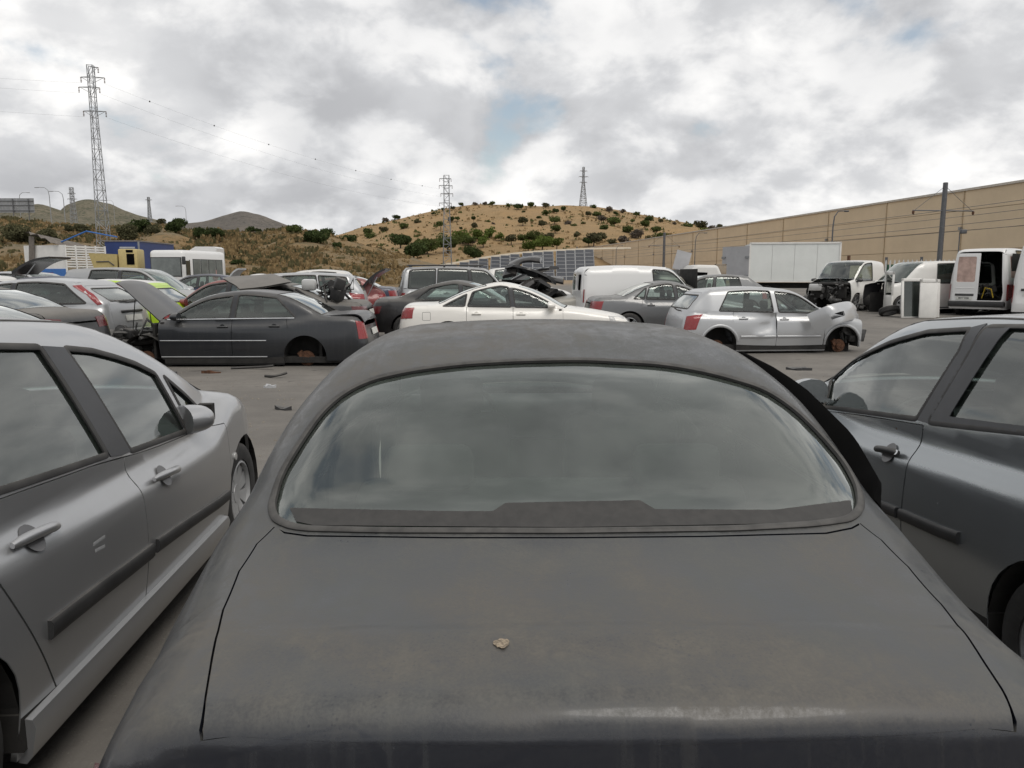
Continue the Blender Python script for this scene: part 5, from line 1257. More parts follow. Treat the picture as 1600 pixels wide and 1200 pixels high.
for z_, nm in ((.60, 'side_moulding'), (.315, 'sill_trim')): car.strip(nm, sh.S([(x, z_) for x in np.linspace(1.18, 3.02, 14)]), M['chrome'] if z_ > .5 else M['silver_plastic'], .018, .008)
# ---- cream white saloon in the middle
sh, g = T_saloon(4.8, .905, 1.455, wb=2.76, fo=.98, w=(1.32, 2.25), r=(3.02, 3.98), roof=[(2.25, 1.385), (2.68, 1.455), (3.02, 1.405)], d=(1.45, 2.45, 3.38), belt=(.93, .97), ztr=1.03, gkr=.10)
g['qw'] = (3.42, 3.38, 3.86, 3.45); g['rw1'] = 3.36; g['rw1t'] = 3.26; g['xa'] = 1.55
X, Y = place(626, 16.0, 4.8, 90); white = Car('saloon_car', 'cream white saloon just beyond the dark roof in the middle', 'car', sh, g, X, Y, 89, h=.07, pm=PT['cream_white'])
white.build(tail=[('taillight', [('s', 4.42, .95), ('s', 4.46, .74), ('e', .60, .72), ('e', .58, .93)], M['red'])], glassm=M['glass_clear'], seatm=M['seat'])
white.strip('fuel_flap', sh.S(dens(rp([(4.10, .86), (4.10, .70), (4.26, .70), (4.26, .86)], .02), .03)), M['trim'], .006, .001, closed=True)
# ---- silver hatchback with the dented door
sh, g = T_hatch(4.25, .875, 1.48, r=(3.60, 4.05), tailpts=[(-.1, 4.22), (.5, 4.23), (.8, 4.20), (1.0, 4.13), (1.36, 3.80), (1.58, 3.54)]); g['zdisc'] = .26; g['blackB'] = False; g['q0'] = 3.50; g['q1'] = 3.28; g['rww'] = (.60, .52); g['bp'] = .055; g['ws_glass'] = M['glass_ws']
def dent(P):
    P = P.copy(); a = np.exp(-(((P[:, 0]-2.48)/.20)**2+((P[:, 2]-.70)/.17)**2)); b = np.exp(-(((P[:, 0]-2.62)/.13)**2+((P[:, 2]-.50)/.05)**2)); c = np.exp(-(((P[:, 0]-2.36)/.05)**2+((P[:, 2]-.80)/.12)**2))
    s_ = np.sign(P[:, 1]); P[:, 1] -= s_*(.075*a+.05*c-.035*b); return P
X, Y = place(1050, 16.3, 4.25, 85); ast = Car('hatchback', 'silver hatchback with a dented rear door and no front wheel', 'car', sh, g, X, Y, 85, Z=-.12, h=.05, pm=PT['silver'])
ast.build(skip=('front_bumper', 'hood', 'headlight'), wheels='ddd1', warps={'rear_door': dent}, glassm=M['glass_clear'], mould=(.47, 1.36, 3.05, .045, PT['silver']),
          tail=[('taillight', [('s', 3.82, .93), ('s', 3.98, .62), ('e', .68, .60), ('e', .66, .88)], M['red'])])
for xw, Rr in ((g['fx'], g['Ra']), (g['rx'], g['Ra'])): ast.strip('arch_lip', sh.S(arc(xw, g['Rw'], Rr+.03, 12, 168, 16)), PT['silver'], .05, .018)
mb = MB(); mb.tube(ast.sh.E([(-.2, 1.02), (.05, .99), (.3, .985)])-np.array([ast.dx-.02, 0, 0]), .012, 6); mb.build('rear_wiper', M['rubber'], ast.root)
junk(ast.root, 'engine', 30, (.6, 1.2, .35), (.62-ast.dx, 0, .50), M['engine'], 8)
# bumper cover standing on the silver hatchback's nose
sh2, g2 = T_hatch(4.25, .875, 1.46); bc = Car('bumper_cover', 'loose silver bumper cover propped upright on the dented hatchback\'s nose', 'bumper', sh2, g2, 0, 0, 0, Z=0, h=.08, pm=PT['silver'])
xn = .62; ph = math.atan2(sh2.S([(xn, .25)])[0, 1], -(xn-1.0))
bo = sh2.fromdom(np.c_[np.linspace(ph, -ph, 15)*.95, np.full(15, .25)], 'nose', 1); to = sh2.fromdom(np.c_[np.linspace(ph, -ph, 15)*.95, np.full(15, .66)], 'nose', 1)
hole = [sh2.fromdom(np.array(dens(rp([(a0*.95, .36), (a1*.95, .36), (a1*.95, .46), (a0*.95, .46)], .02), .05)), 'nose', 1) for a0, a1 in ((.45, .80), (-.8, -.45))]
bc.add('cover', np.concatenate([bo, to[::-1]]), 'nose', PT['silver'], holes=hole, skirt=.03)
BCR = bc.root
# ---- grey saloon behind
sh, g = T_saloon(4.52, .87, 1.42, wb=2.76, fo=.76, w=(1.36, 2.18), r=(2.95, 3.72), d=(1.40, 2.36, 3.20), ztr=1.04, belt=(.93, .97)); g['qw'] = (3.16, 3.10, 3.42, 3.14); g['rw1'] = 3.12; g['rw1t'] = 3.02
X, Y = place(914, 19.4, 4.52, 88); c = Car('saloon_car', 'mid grey saloon with arched roof between the white saloon and the silver hatchback', 'car', sh, g, X, Y, 88, pm=PT['steel_grey'])
c.build(tail=saloon_tail(4.52, .87, .70, .93), glassm=M['glass_clear'])
# ---- black saloon showing past the white one
sh, g = T_saloon(4.65, .88, 1.45, w=(1.3, 2.2), r=(3.0, 3.95)); X, Y = place(584, 18.4, 4.65, 92)
c = Car('saloon_car', 'black saloon half hidden behind the cream white saloon, small red light showing', 'car', sh, g, X, Y, 92, pm=PT['black']); c.build(tail=saloon_tail(4.65, .88, .66, .86, M['dark_red']))
# ---- charcoal saloon behind the anthracite one, engine parts on its boot
sh, g = T_saloon(4.7, .88, 1.44, w=(1.32, 2.2), r=(3.1, 3.92), ztr=1.06, d=(1.4, 2.4, 3.3)); X, Y = place(584, 16.6, 4.7, 268)
c = Car('saloon_car', 'dusty charcoal saloon with broken parts heaped on its rear window', 'car', sh, g, X, Y, 268, pm=PT['charcoal']); c.build(tail=saloon_tail(4.7, .88, .70, .95, M['dark_red']), glassm=M['glass'])
plate(c, .80); gch = c
w_ = thing('scrap_headlamp', 'broken headlamp and tangled black parts heaped on the charcoal saloon', 'scrap', (gx(507, 16.2), 16.15, 1.12)); junk(w_, 'tangle', 26, (.75, .5, .35), (.1, 0, .12), M['rubber'], 12); mb = MB(); mb.rbox((-.28, -.1, .27), (.30, .2, .24), .06); mb.build('lamp', M['clear'], w_, True)
# crumpled loose bonnet on top of it
def sheet(name, label, pts, th, m, cat, curve=0.0):
    P = np.array(pts, float); c0 = P.mean(0); nrm = np.cross(P[1]-P[0], P[2]-P[0]); nrm /= np.linalg.norm(nrm); o = thing(name, label, cat, tuple(c0)); q = P-c0; V = []; n = 8
    for j in range(n+1):
        for i in range(n+1):
            u, v = i/n, j/n; p = (q[0]*(1-u)+q[1]*u)*(1-v)+(q[3]*(1-u)+q[2]*u)*v; V.append(p+nrm*curve*(4*u*(1-u)-.5)+nrm*.012*math.sin(9*u+5*v))
    F_ = [(j*(n+1)+i, j*(n+1)+i+1, (j+1)*(n+1)+i+1, (j+1)*(n+1)+i) for j in range(n) for i in range(n)]; V2 = [p-nrm*th for p in V]; k = len(V)
    MB().add(V+V2, F_+[tuple(a+k for a in f)[::-1] for f in F_]).build('skin', m, o, True, 60); return o
def px3(l): return [at_y(a, b, y) for a, b, y in l]
sheet('loose_bonnet', 'crumpled grey bonnet lying across the roof of the charcoal saloon', px3([(343, 433, 16.0), (374, 450, 15.3), (456, 439, 15.8), (415, 426, 17.0)]), .03, PT['charcoal'], 'bonnet', .05)
# ---- silver estate
sh, g = T_hatch(4.6, .89, 1.50, wb=2.72, fo=.95, w=(1.1, 2.0), r=(4.12, 4.5), d=(1.35, 2.35, 3.25), tailpts=[(-.1, 4.57), (.5, 4.58), (.85, 4.54), (1.02, 4.48), (1.4, 4.22), (1.6, 4.1)]); g['qw'] = (3.40, 3.34, 4.18, 4.05); g['rw1'] = 3.34; g['rw1t'] = 3.28; g['rear_glass'] = M['glass_clear']
X, Y = place(577, 20.2, 4.6, 262); c = Car('estate_car', 'silver estate car with red tail light behind the charcoal saloon', 'car', sh, g, X, Y, 262, Z=.16, pm=PT['silver']); c.build(tail=[('taillight', [('s', 4.12, .98), ('s', 4.22, .82), ('e', .66, .80), ('e', .62, .93)], M['red'])])
def background(label, name, kind, paint_, px, Y, head, ref='rear', L=4.3, W=.87, H=1.47, Z=None, tail=True, colors=None, skip=(), **k):
    sh, g = (T_saloon if kind == 'sedan' else T_hatch)(L, W, H, **k)
    if kind == 'hatch' and 'r' not in k: pass
    X, Y_ = place(px, Y, L, head, ref); c = Car(name, label, 'car', sh, g, X, Y_, head, Z=Z, h=.11, pm=PT[paint_])
    tl_ = (saloon_tail(L, W) if kind == 'sedan' else [('taillight', [('s', L-.34, .98), ('s', L-.28, .68), ('e', .62, .68), ('e', .58, .95)], M['red'])]) if tail else []
    c.build(tail=tl_, colors={a: PT[b] for a, b in (colors or {}).items()}, skip=skip, seats='front'); return c
# ---- left cluster
sh, g = T_hatch(4.17, .85, 1.50, wb=2.61, fo=.82, w=(.98, 1.85), r=(3.45, 3.95), d=(1.2, 2.2, 3.1), belt=(.95, 1.02)); g['q0'] = 3.72; g['q1'] = 3.25; g['rear_glass'] = M['glass_clear']
X, Y = place(206, 15.0, 4.17, 276); foc = Car('hatchback', 'silver hatchback with tall red lights beside its rear window, on the left', 'car', sh, g, X, Y, 276, Z=.04, h=.06, pm=PT['silver'])
foc.build(tail=[('taillight', [('s', 3.42, 1.36), ('s', 3.70, 1.20), ('s', 3.92, 1.0), ('e', .66, 1.02), ('e', .60, 1.2), ('e', .54, 1.37)], M['red'])])
plate(foc, .74, None, .06); p = foc.sh.E([(.05, .86)])[0]; mb = MB(); mb.rbox((p[0]-foc.dx, .05, .865), (.05, .66, .05), .015); mb.build('tailgate_handle', M['trim'], foc.root, True)
mb = MB(); mb.tube(foc.sh.E([(-.25, 1.06), (0, 1.04), (.32, 1.045)])-np.array([foc.dx-.02, 0, 0]), .012, 6); mb.build('rear_wiper', M['rubber'], foc.root)
foc.strip('bumper_step', foc.sh.fromdom(np.c_[np.linspace(-.75, .75, 14)*.95, np.full(14, .50)], 'tail', 1), PT['silver'], .05, .025, both=False)
sh, g = T_saloon(4.7, .88, 1.43, w=(1.3, 2.15), r=(3.1, 3.95), ztr=1.07); X, Y = place(130, 12.2, 4.7, 277); c = Car('saloon_car', 'charcoal saloon at the left edge with its number plate showing', 'car', sh, g, X, Y, 277, Z=.0, h=.07, pm=PT['charcoal'], )
c.build(tail=[('taillight', [('s', 4.42, .96), ('s', 4.50, .78), ('e', .42, .76), ('e', .40, .93)], M['dark_red'])], colors={'rear_bumper': PT['black']}); plate(c, .68, '0821 CFJ')
sh, g = T_saloon(4.5, .87, 1.40, w=(1.3, 2.1), r=(3.0, 3.9), ztr=1.0); X, Y = place(128, 9.4, 4.5, 272); c = Car('saloon_car', 'dark grey saloon in the second row at far left, just over the silver grey roof', 'car', sh, g, X, Y, 272, Z=-.10, h=.08, pm=PT['steel_grey']); c.build(tail=[], wheels='dddd')
background('white hatchback with a lime green rear quarter behind the raised bonnet', 'hatchback', 'hatch', 'white', 294, 16.4, 270, L=4.0, H=1.50, colors={'quarter_panel': 'lime', 'rear_body': 'lime', 'tailgate': 'lime', 'side_frame': 'lime', 'rear_door': 'lime'}, d=(1.2, 2.2, 3.0), r=(3.3, 3.75), wb=2.5)
background('red hatchback behind the anthracite saloon, its roof curving up under the loose bonnet', 'hatchback', 'hatch', 'red', 214, 17.2, 270, 'front', L=4.0, H=1.50, r=(3.3, 3.75), wb=2.5, Z=.03)
background('silver people carrier with roof just under the white bus', 'minivan', 'hatch', 'silver_b', 330, 23.0, 95, 'front', L=4.6, W=.9, H=1.74, wb=2.75, belt=(1.0, 1.05), w=(.85, 1.9), r=(4.1, 4.5), d=(1.35, 2.4, 3.4), cowl_z=1.08, hood_z=.9)
background('silver saloon in front of the bus, nose pointing right', 'saloon_car', 'sedan', 'silver', 345, 26.0, 100, 'front', L=4.5, W=.87, H=1.46, w=(1.3, 2.15), r=(3.0, 3.85), d=(1.38, 2.36, 3.25))
background('dark blue saloon roof showing behind the silver hatchback on the left', 'saloon_car', 'sedan', 'navy', 196, 19.5, 272, L=4.6, H=1.49, Z=.08)
background('white hatchback at the far left edge behind the silver one', 'hatchback', 'hatch', 'white', 38, 21.5, 275, L=4.0, H=1.50, r=(3.3, 3.75), wb=2.5, Z=.1)
background('white saloon in the row behind the lime green quarter', 'saloon_car', 'sedan', 'white', 275, 20.5, 275, L=4.4, W=.86, H=1.44, w=(1.3, 2.15), r=(3.0, 3.8), d=(1.38, 2.36, 3.2))
background('white hatchback behind the silver estate, only its roof showing', 'hatchback', 'hatch', 'white', 572, 24.5, 265, L=4.0, H=1.56, r=(3.4, 3.8), wb=2.5, Z=.2)
background('small red hatchback beyond the silver estate', 'hatchback', 'hatch', 'red', 606, 23.0, 258, L=4.0, H=1.46, r=(3.3, 3.75), wb=2.5)
background('dark blue saloon next to the silver off-roader', 'saloon_car', 'sedan', 'navy', 625, 27.5, 266, L=4.5, H=1.47, w=(1.3, 2.15), r=(3.0, 3.85))
sh, g = T_hatch(4.55, .92, 1.80, wb=2.70, fo=.85, hood_z=1.0, cowl_z=1.14, belt=(1.10, 1.12), w=(1.15, 1.85), r=(4.32, 4.5), Rw=.36, d=(1.3, 2.3, 3.25), tailpts=[(-.1, 4.5), (.5, 4.53), (1.0, 4.5), (1.2, 4.47), (1.6, 4.36), (1.9, 4.3)], tum=.2); g['qw'] = (3.40, 3.36, 4.22, 4.16); g['rw1'] = 3.34; g['rw1t'] = 3.3; g['side_glass'] = M['glass_dark']; g['rear_glass'] = M['glass_dark']
X, Y = place(619, 24.0, 4.55, 80); c = Car('off_roader', 'boxy silver off-roader with dark windows behind the black saloon', 'car', sh, g, X, Y, 80, pm=PT['silver_b'], Z=.05); c.build(tail=[('taillight', [('s', 4.30, 1.0), ('s', 4.34, .75), ('e', .78, .75), ('e', .78, 1.0)], M['red'])])
for s_ in (1, -1): mb = MB(); mb.tube([(1.9-c.dx, s_*.58, 1.83), (4.2-c.dx, s_*.58, 1.83)], .02, 6); [mb.box((x-c.dx, s_*.58, 1.80), (.06, .03, .07)) for x in (2.0, 3.1, 4.1)]; mb.build('roof_rail', M['trim'], c.root)
background('white pickup cab beyond the off-roader with dark screen', 'hatchback', 'hatch', 'white', 740, 31.0, 85, L=4.0, H=1.72, r=(3.3, 3.75), wb=2.5, Z=.15)
background('pale beige estate with green tinted windows left of the white van', 'estate_car', 'hatch', 'beige', 838, 22.0, 270, 'front', L=4.5, H=1.56, W=.89, wb=2.7, w=(1.0, 1.9), r=(4.05, 4.4), d=(1.3, 2.35, 3.3), Z=.06)
background('dark grey hatchback in front of the box body with a door open', 'hatchback', 'hatch', 'steel_grey', 1194, 26.5, 272, L=4.2, H=1.50, r=(3.5, 3.95))
background('dark estate roof between the white van and the grey saloon', 'estate_car', 'hatch', 'black', 918, 21.5, 88, L=4.4, H=1.44, wb=2.65, r=(4.0, 4.3), d=(1.3, 2.3, 3.25))
background('silver hatchback roof at the left edge below the livestock trailer', 'hatchback', 'hatch', 'silver', -30, 24.0, 100, L=4.2, H=1.50, Z=.2)
background('gold saloon in the back row below the yellow tipper', 'saloon_car', 'sedan', 'gold', 215, 31.0, 262, L=4.5, H=1.46, w=(1.3, 2.15), r=(3.0, 3.85))
background('white saloon in the back row in front of the brown bank', 'saloon_car', 'sedan', 'white', 480, 33.0, 255, L=4.5, H=1.46, w=(1.3, 2.15), r=(3.0, 3.85))
background('navy hatchback in the back row in front of the brown bank', 'hatchback', 'hatch', 'navy', 390, 30.0, 262, L=4.1, H=1.48, r=(3.3, 3.75), wb=2.5)
background('steel grey hatchback in the back row below the solar panels', 'hatchback', 'hatch', 'steel_grey', 800, 36.0, 250, L=4.1, H=1.48, r=(3.3, 3.75), wb=2.5)
# ---- the bumper cover: lies over the nose of the silver hatchback, outer face up
hb_ = R(128); rz_ = math.atan2(-math.cos(hb_), -math.sin(hb_)); BCR.rotation_euler = (0, R(26), rz_)
mw = Matrix.Rotation(rz_, 4, 'Z') @ Matrix.Rotation(R(26), 4, 'Y'); cc_ = mw @ Vector((.25-bc.dx, 0, .45)); tgt = Vector(at_y(1312, 492, 15.75)); BCR.location = tgt-cc_
# ================================================================ vans, trucks and scrap
W_P = PT['white']; W_V = paint('van_white', (.72, .72, .71), 0, .18, .35, 6.6)
def van_shape(L, W, H, wb, fo, hood_z, cowl_z, belt, w, d, Rw=.33, tum=.10, **k):
    sh, g = basic('hatch', L, W, H, wb, fo, hood_z, cowl_z, belt, w, (L-.10, L-.02), 1.0, Rw, tailpts=[(-.1, L-.05), (.5, L-.02), (1.0, L-.03), (H-.3, L-.06), (H+.1, L-.12)], d=d, tum=tum, gcrown=.03, kg=.16, gc=.04, **k)
    sh.c_yb = crv([(-.2, .86*W), (w[0]-.1, .87*W), (w[0]+.7, .945*W), (L*.5, .955*W), (L-.2, .95*W), (L+.2, .94*W)]); sh.gkt = .03; sh.ktail = .14; sh.k2 = .14; sh.kr = .04
    g['blackB'] = False; g['dp'] = .14; g['tg'] = (W*.82, .55, H-.14); return sh, g
# small white panel van, back doors open
sh, g = van_shape(4.1, .86, 1.80, 2.69, .85, .92, 1.08, (1.05, 1.08), (.80, 1.62), (1.15, 2.1, 3.0), Rw=.31)
g['q0'] = 2.9; g['q1'] = 2.88; X, Y = place(898, 21.4, 4.1, 84); c = Car('panel_van', 'small white panel van with its rear door window missing, behind the white saloon', 'van', sh, g, X, Y, 84, pm=W_V, h=.1)
c.build(skip=('rear_side_window', 'rear_window', 'tailgate'), tail=[('taillight', [('s', 3.98, 1.15), ('s', 4.0, .8), ('e', .78, .8), ('e', .78, 1.15)], M['red'])])
def rear_leaf(c, y0, y1, z0, z1, m, win=None, wm=None, name='rear_door'):
    P3 = c.sh.E(dens(rp([(y0, z0), (y1, z0), (y1, z1), (y0, z1)], .04), .08)); hl = []
    if win: W3 = c.sh.E(dens(rp([(win[0], win[2]), (win[1], win[2]), (win[1], win[3]), (win[0], win[3])], .06), .06)); hl = [W3]
    o = c.add(name, P3, 'tail', m, holes=hl, skirt=.03)[0]
    if win and wm: c.add('door_window', W3, 'tail', wm, off=-.006, skirt=0)
    return o
rear_leaf(c, -.70, -.01, .56, 1.66, W_V, (-.58, -.14, 1.12, 1.55), M['glass_dark']); rear_leaf(c, .01, .70, .56, 1.66, W_V, (.14, .58, 1.12, 1.55), None)
mb = MB(); mb.box((-.2, 0, 1.0), (3.0, 1.45, .02)); mb.box((-1.2, 0, 1.2), (.03, 1.4, 1.0)); mb.build('load_floor', M['dark'], c.root)
# ---- white cargo van at the right with one rear door open
def cargo_van(name, label, px, Y, head, H, open_right, txt=None, L=5.2):
    sh, g = van_shape(L, .97, H, 3.2, .95, 1.05, 1.28, (1.22, 1.25), (.85, 1.75), (1.3, 2.3, 3.4), Rw=.35); g['q0'] = 3.9; g['q1'] = 3.88
    X, Y_ = place(px, Y, L, head); c = Car(name, label, 'van', sh, g, X, Y_, head, pm=W_V, h=.1)
    c.build(skip=('tailgate', 'rear_window'), tail=[('taillight', [('s', L-.10, 1.12), ('s', L-.10, .55), ('e', .93, .55), ('e', .93, 1.12)], M['red'])], seats='front')
    zt = H-.20
    return c, zt
M['tape'] = plain('pinkish_paper', (.50, .36, .31), .9, var=.3, scale=4)
# rear face centre column, rear at left-hand side of the photo's right edge
c, zt = cargo_van('cargo_van', 'white van with its right rear door gone, pink paper over the other window', 1527, 29.0, 47, 2.42, True)
rear_leaf(c, -.79, .02, .50, zt, W_V, (-.70, -.10, 1.20, zt-.12), None)
c.add('window_paper', c.sh.E(dens(rp([(-.71, 1.19), (-.09, 1.19), (-.09, zt-.11), (-.71, zt-.11)], .05), .06)), 'tail', M['tape'], off=-.012, skirt=0)
for y_ in (.98, .80): c.strip('door_rib', c.sh.E([(-.70, y_), (-.1, y_)]), W_V, .03, .008, both=False)
p = c.sh.E([(-.40, .70)])[0]; mb = MB(); mb.rbox((p[0]-c.dx+.01, -.40, .74), (.04, .60, .07), .01); mb.build('plate_light_bar', M['trim'], c.root, True); plate(c, .62, '8077 DSK', -.40)
mb = MB(); mb.box((-.0, 0, .58), (4.0, 1.75, .03)); mb.box((-1.0, 0, 1.45), (.03, 1.8, 1.7)); mb.box((.3, .88, 1.4), (3.6, .02, 1.6)); mb.box((.3, -.88, 1.4), (3.6, .02, 1.6)); mb.build('cargo_lining', M['dark'], c.root)
junk(c.root, 'load', 16, (.8, 1.1, .5), (2.0, .3, .85), M['dark'], 21)
for k in range(1): MB().tube([(2.35+.03*k, .1+.1*k, .62), (2.4, .2+.1*k, 1.0-.05*k), (2.5, .42+.08*k, .95), (2.5, .5+.1*k, .65)], .02, 6).build('yellow_hose', plain('yellow_rubber', (.55, .38, .03), .6), c.root, True)
mb = MB(); mb.rbox((c.sh.L-.0-c.dx, 0, .42), (.16, 1.8, .2), .04); mb.build('step_bumper', M['trim'], c.root, True)
g_ = c.sh.S(dens(rp([(3.95, 1.35), (4.75, 1.35), (4.72, 2.1), (3.95, 2.1)], .06), .08)); c.add('side_window', g_, 'side', M['tape'], off=.004, skirt=.006, both=True)
# ---- next white van cut by the right edge
c, zt = cargo_van('cargo_van', 'tall white van cut off by the right edge of the picture', 1634, 27.0, 40, 2.62, False)
rear_leaf(c, -.79, -.01, .50, zt, W_V); rear_leaf(c, .01, .79, .50, zt, W_V)
for sg in (-1, 1):
    P3 = c.sh.E(dens(rp([(sg*.14, 1.35), (sg*.70, 1.35), (sg*.70, zt-.14), (sg*.14, zt-.14)], .06), .07)); c.strip('door_pressing', P3, W_V, .03, .006, both=False, closed=True)
p = c.sh.E([(-.40, .95)])[0]; mb = MB(); mb.rbox((p[0]-c.dx+.01, -.3, .98), (.04, .75, .08), .01); mb.build('door_handle_bar', M['trim'], c.root, True); plate(c, .83, None, -.35)
q = c.sh.E([(-.35, 1.12)])[0]; mb = MB(); mb.lathe([(.001, 0), (.06, 0), (.06, .02), (.001, .02)], 16, 'x', (q[0]-c.dx, -.3, 1.13)); mb.build('badge', M['chrome'], c.root, True)
# ---- white crew van seen from the side, front door open
sh, g = van_shape(4.9, .95, 1.98, 3.0, .95, 1.0, 1.2, (1.10, 1.13), (.80, 1.72), (1.28, 2.28, 3.45), Rw=.33); g['q0'] = 3.40; g['q1'] = 3.38; g['qw'] = (3.56, 3.56, 4.6, 4.56); g['side_glass'] = M['glass_dark']
X, Y = place(1352, 29.6, 4.9, 262, 'front'); crew = Car('crew_van', 'white crew van seen from the side behind the loose doors', 'van', sh, g, X, Y, 262, pm=W_P, h=.1)
crew.build(skip=('front_door', 'front_bumper', 'hood', 'headlight', 'front_window'), wheels='11d1')
# its near front door hanging open towards the camera
def loose_door(name, label, X, Y, z, rz, tilt, w, h, win, m, glass_m, thick=.07):
    o = thing(name, label, 'door', (X, Y, z), rz); o.rotation_euler[0] = tilt; mb = MB(); z0, z1 = win; fw_ = .09
    mb.rbox((0, 0, z0/2), (w, thick, z0), .02); mb.rbox((-w/2+fw_/2, 0, (z0+h)/2), (fw_, thick, h-z0), .02); mb.rbox((w/2-fw_/2, 0, (z0+h)/2), (fw_, thick, h-z0), .02); mb.rbox((0, 0, (z1+h)/2), (w, thick, max(.05, h-z1)), .02); mb.build('skin', m, o, True)
    if glass_m: MB().box((0, 0, (z0+z1)/2), (w-2*fw_+.02, .012, z1-z0+.02)).build('window', glass_m, o)
    return o
p0 = at_y(1386, 494, 28.3); loose_door('open_door', 'white van cab door hanging open, its trim stripped, left of the loose doors', p0[0]+.0, 28.3, .22, R(80), 0, .95, 1.48, (.62, 1.36), W_P, M['glass'])
for px, lb, w_, hh, wn_, gm, rz, tl, Y_ in [(1427, 'loose white van door with a tall dark green window, standing upright', .80, 1.36, (.03, 1.25), M['glass_dark'], .1, -.10, 26.3), (1451, 'loose plain white van door leaning beside the windowed one', .56, 1.34, (1.2, 1.21), None, -.12, -.08, 26.1), (1418, 'narrow white door panel standing behind the windowed loose door', .30, 1.05, (1.0, 1.01), None, .2, -.06, 26.7), (1466, 'narrow white door edge standing to the right of the plain loose door', .22, 1.32, (1.2, 1.21), None, .5, -.05, 26.4)]:
    loose_door('loose_door', lb, gx(px, Y_, .8), Y_, gz(Y_)+.01, rz, tl, w_, hh, wn_, M['white_paint'], gm)
ty, rm, dk = wheel_parts(.34)
o = thing('scrap_rubber', 'loose black tyre lying against scrap below the open van door', 'tyre', (gx(1389, 27.0, .2), 27.0, gz(27)+.21)); o.rotation_euler = (R(68), .15, .5); link('tread', ty, o)
# ---- white pickup cab stripped at the nose
sh, g = van_shape(3.2, .98, 2.02, 1.75, .85, 1.02, 1.28, (1.15, 1.2), (.62, 1.45), (1.0, 2.05, 2.4), Rw=.34); g['q0'] = 2.1; g['q1'] = 2.1; g['ws_glass'] = M['glass_clear']
X, Y = place(1288, 31.5, 3.2, 232, 'front'); pk = Car('pickup_truck', 'white pickup cab with its bonnet, grille and lights stripped away', 'truck', sh, g, X, Y, 232, pm=W_P, h=.09)
pk.build(skip=('front_bumper', 'hood', 'headlight', 'rear_side_window'), wheels='111d', colors={}, mirror_mat=M['trim'])
junk(pk.root, 'engine', 46, (.8, 1.5, .6), (.45-pk.dx, 0, .72), M['engine'], 31); mb = MB(); mb.rbox((.55-pk.dx, 0, 1.06), (.75, 1.62, .1), .04); mb.build('scuttle', M['dark'], pk.root, True)
mb = MB(); mb.rbox((.35-pk.dx, 0, .75), (.12, 1.5, .5), .03); mb.build('radiator', M['dark'], pk.root, True); mb = MB(); mb.rbox((.15-pk.dx, .45, .92), (.25, .5, .28), .05, rz=.4); mb.build('loose_lamp', M['clear'], pk.root, True)
mb = MB(); mb.box((3.3, 0, .95), (3.4, 1.95, .12)); mb.build('flatbed', M['dark'], pk.root); mb = MB(); mb.box((1.75, .85, 1.55), (.1, .1, 1.4)); mb.build('stake', M['rust'], pk.root)
# ---- white box body with its rear door folded back
bx0, bx1 = at_y(1172, 400, 42), at_y(1313, 400, 41.2); dv = bx1-bx0; bl_ = math.hypot(dv[0], dv[1]); zt = at_y(1200, 380, 42)[2]; o = thing('box_truck_body', 'big plain white box body of a lorry with its shade-grey rear door swung out', 'truck body', (bx0[0], bx0[1], gz(42)), math.atan2(dv[1], dv[0]))
hb = zt-gz(42); M['box'] = plain('box_white', (.66, .68, .66), .5, var=.06, scale=1.2); M['grey_and_shade'] = plain('box_door', (.40, .40, .41), .5, var=.1, scale=2)  # door's turned-away shade put into its grey; same grey colours the fallen panel
for k in range(4): MB().box((bl_*(k+.5)/4, .06, .95+(hb-.95)/2), (bl_/4-.012, .05, hb-1.05)).build('side_panel', M['box'], o)
MB().box((bl_/2, 1.2, .95+(hb-.95)/2), (bl_-.02, 2.2, hb-1.0)).build('box', M['box'], o)
for z in (.95, hb): MB().box((bl_/2, .05, z), (bl_+.04, .10, .09)).build('edge_rail', M['white_paint'], o)
for x in (0, bl_): MB().box((x, .05, .95+(hb-.95)/2), (.08, .1, hb-.9)).build('corner_post', M['white_paint'], o)
MB().box((bl_/2, 1.1, .72), (bl_, .9, .3)).build('chassis', M['dark'], o)
for x in (1.0, bl_-.9):
    for y in (.35, 1.9):
        q = link('wheel', rm, o); q.location = (x, y, .36); q.scale = (1.05, 1.2, 1.05); q.rotation_euler[2] = math.pi; link('tyre', ty, q)
dr = thing('rear_door_holder', '', '') if False else None
dm = MB(); dm.box((-1.02, 0, .95+(hb-1.05)/2), (2.04, .05, hb-1.15)); d_o = dm.build('rear_door', M['grey_and_shade'], o); d_o.location = (-.04, .02, 0); d_o.rotation_euler[2] = -R(52)+math.pi*0
for z in (1.25, hb-.75):
    for x in (-.12, -1.92): MB().box((x, -.04, z), (.28, .06, .12)).build('hinge', M['steel'], d_o)
# grey cabinet and brown board, and a tipped white cab behind the small van
p = at_y(1125, 440, 40); loose_door('board', 'square brown board standing left of the box body door', p[0], 40, at_y(1125, 436, 40)[2], 0, 0, .62, .78, (.7, .71), M['cardboard'], None)
MB().box((0, 0, -.9), (.5, .5, 1.8)).build('stand', M['dark'], bpy.data.objects['board'])
wc = thing('tipped_cab', 'white lorry cab tipped forward with a dark side window', 'truck cab', (gx(1083, 33.0, 1.5), 33.0, gz(33)), R(180)); mb = MB()
mb.prism([(-.9, .1), (.55, .0), (.95, .95), (.55, 1.75), (-.35, 1.95), (-.95, 1.2)], -.95, .95); mb.build('cab', W_P, wc); wc.rotation_euler[1] = R(-14)
MB().prism([(-.05, .80), (.60, .75), (.50, 1.45), (.0, 1.55)], -.965, .965).build('side_window', M['deep_black'], wc); bv = wc.children[0].modifiers.new('bevel', 'BEVEL'); bv.width = .12; bv.segments = 3
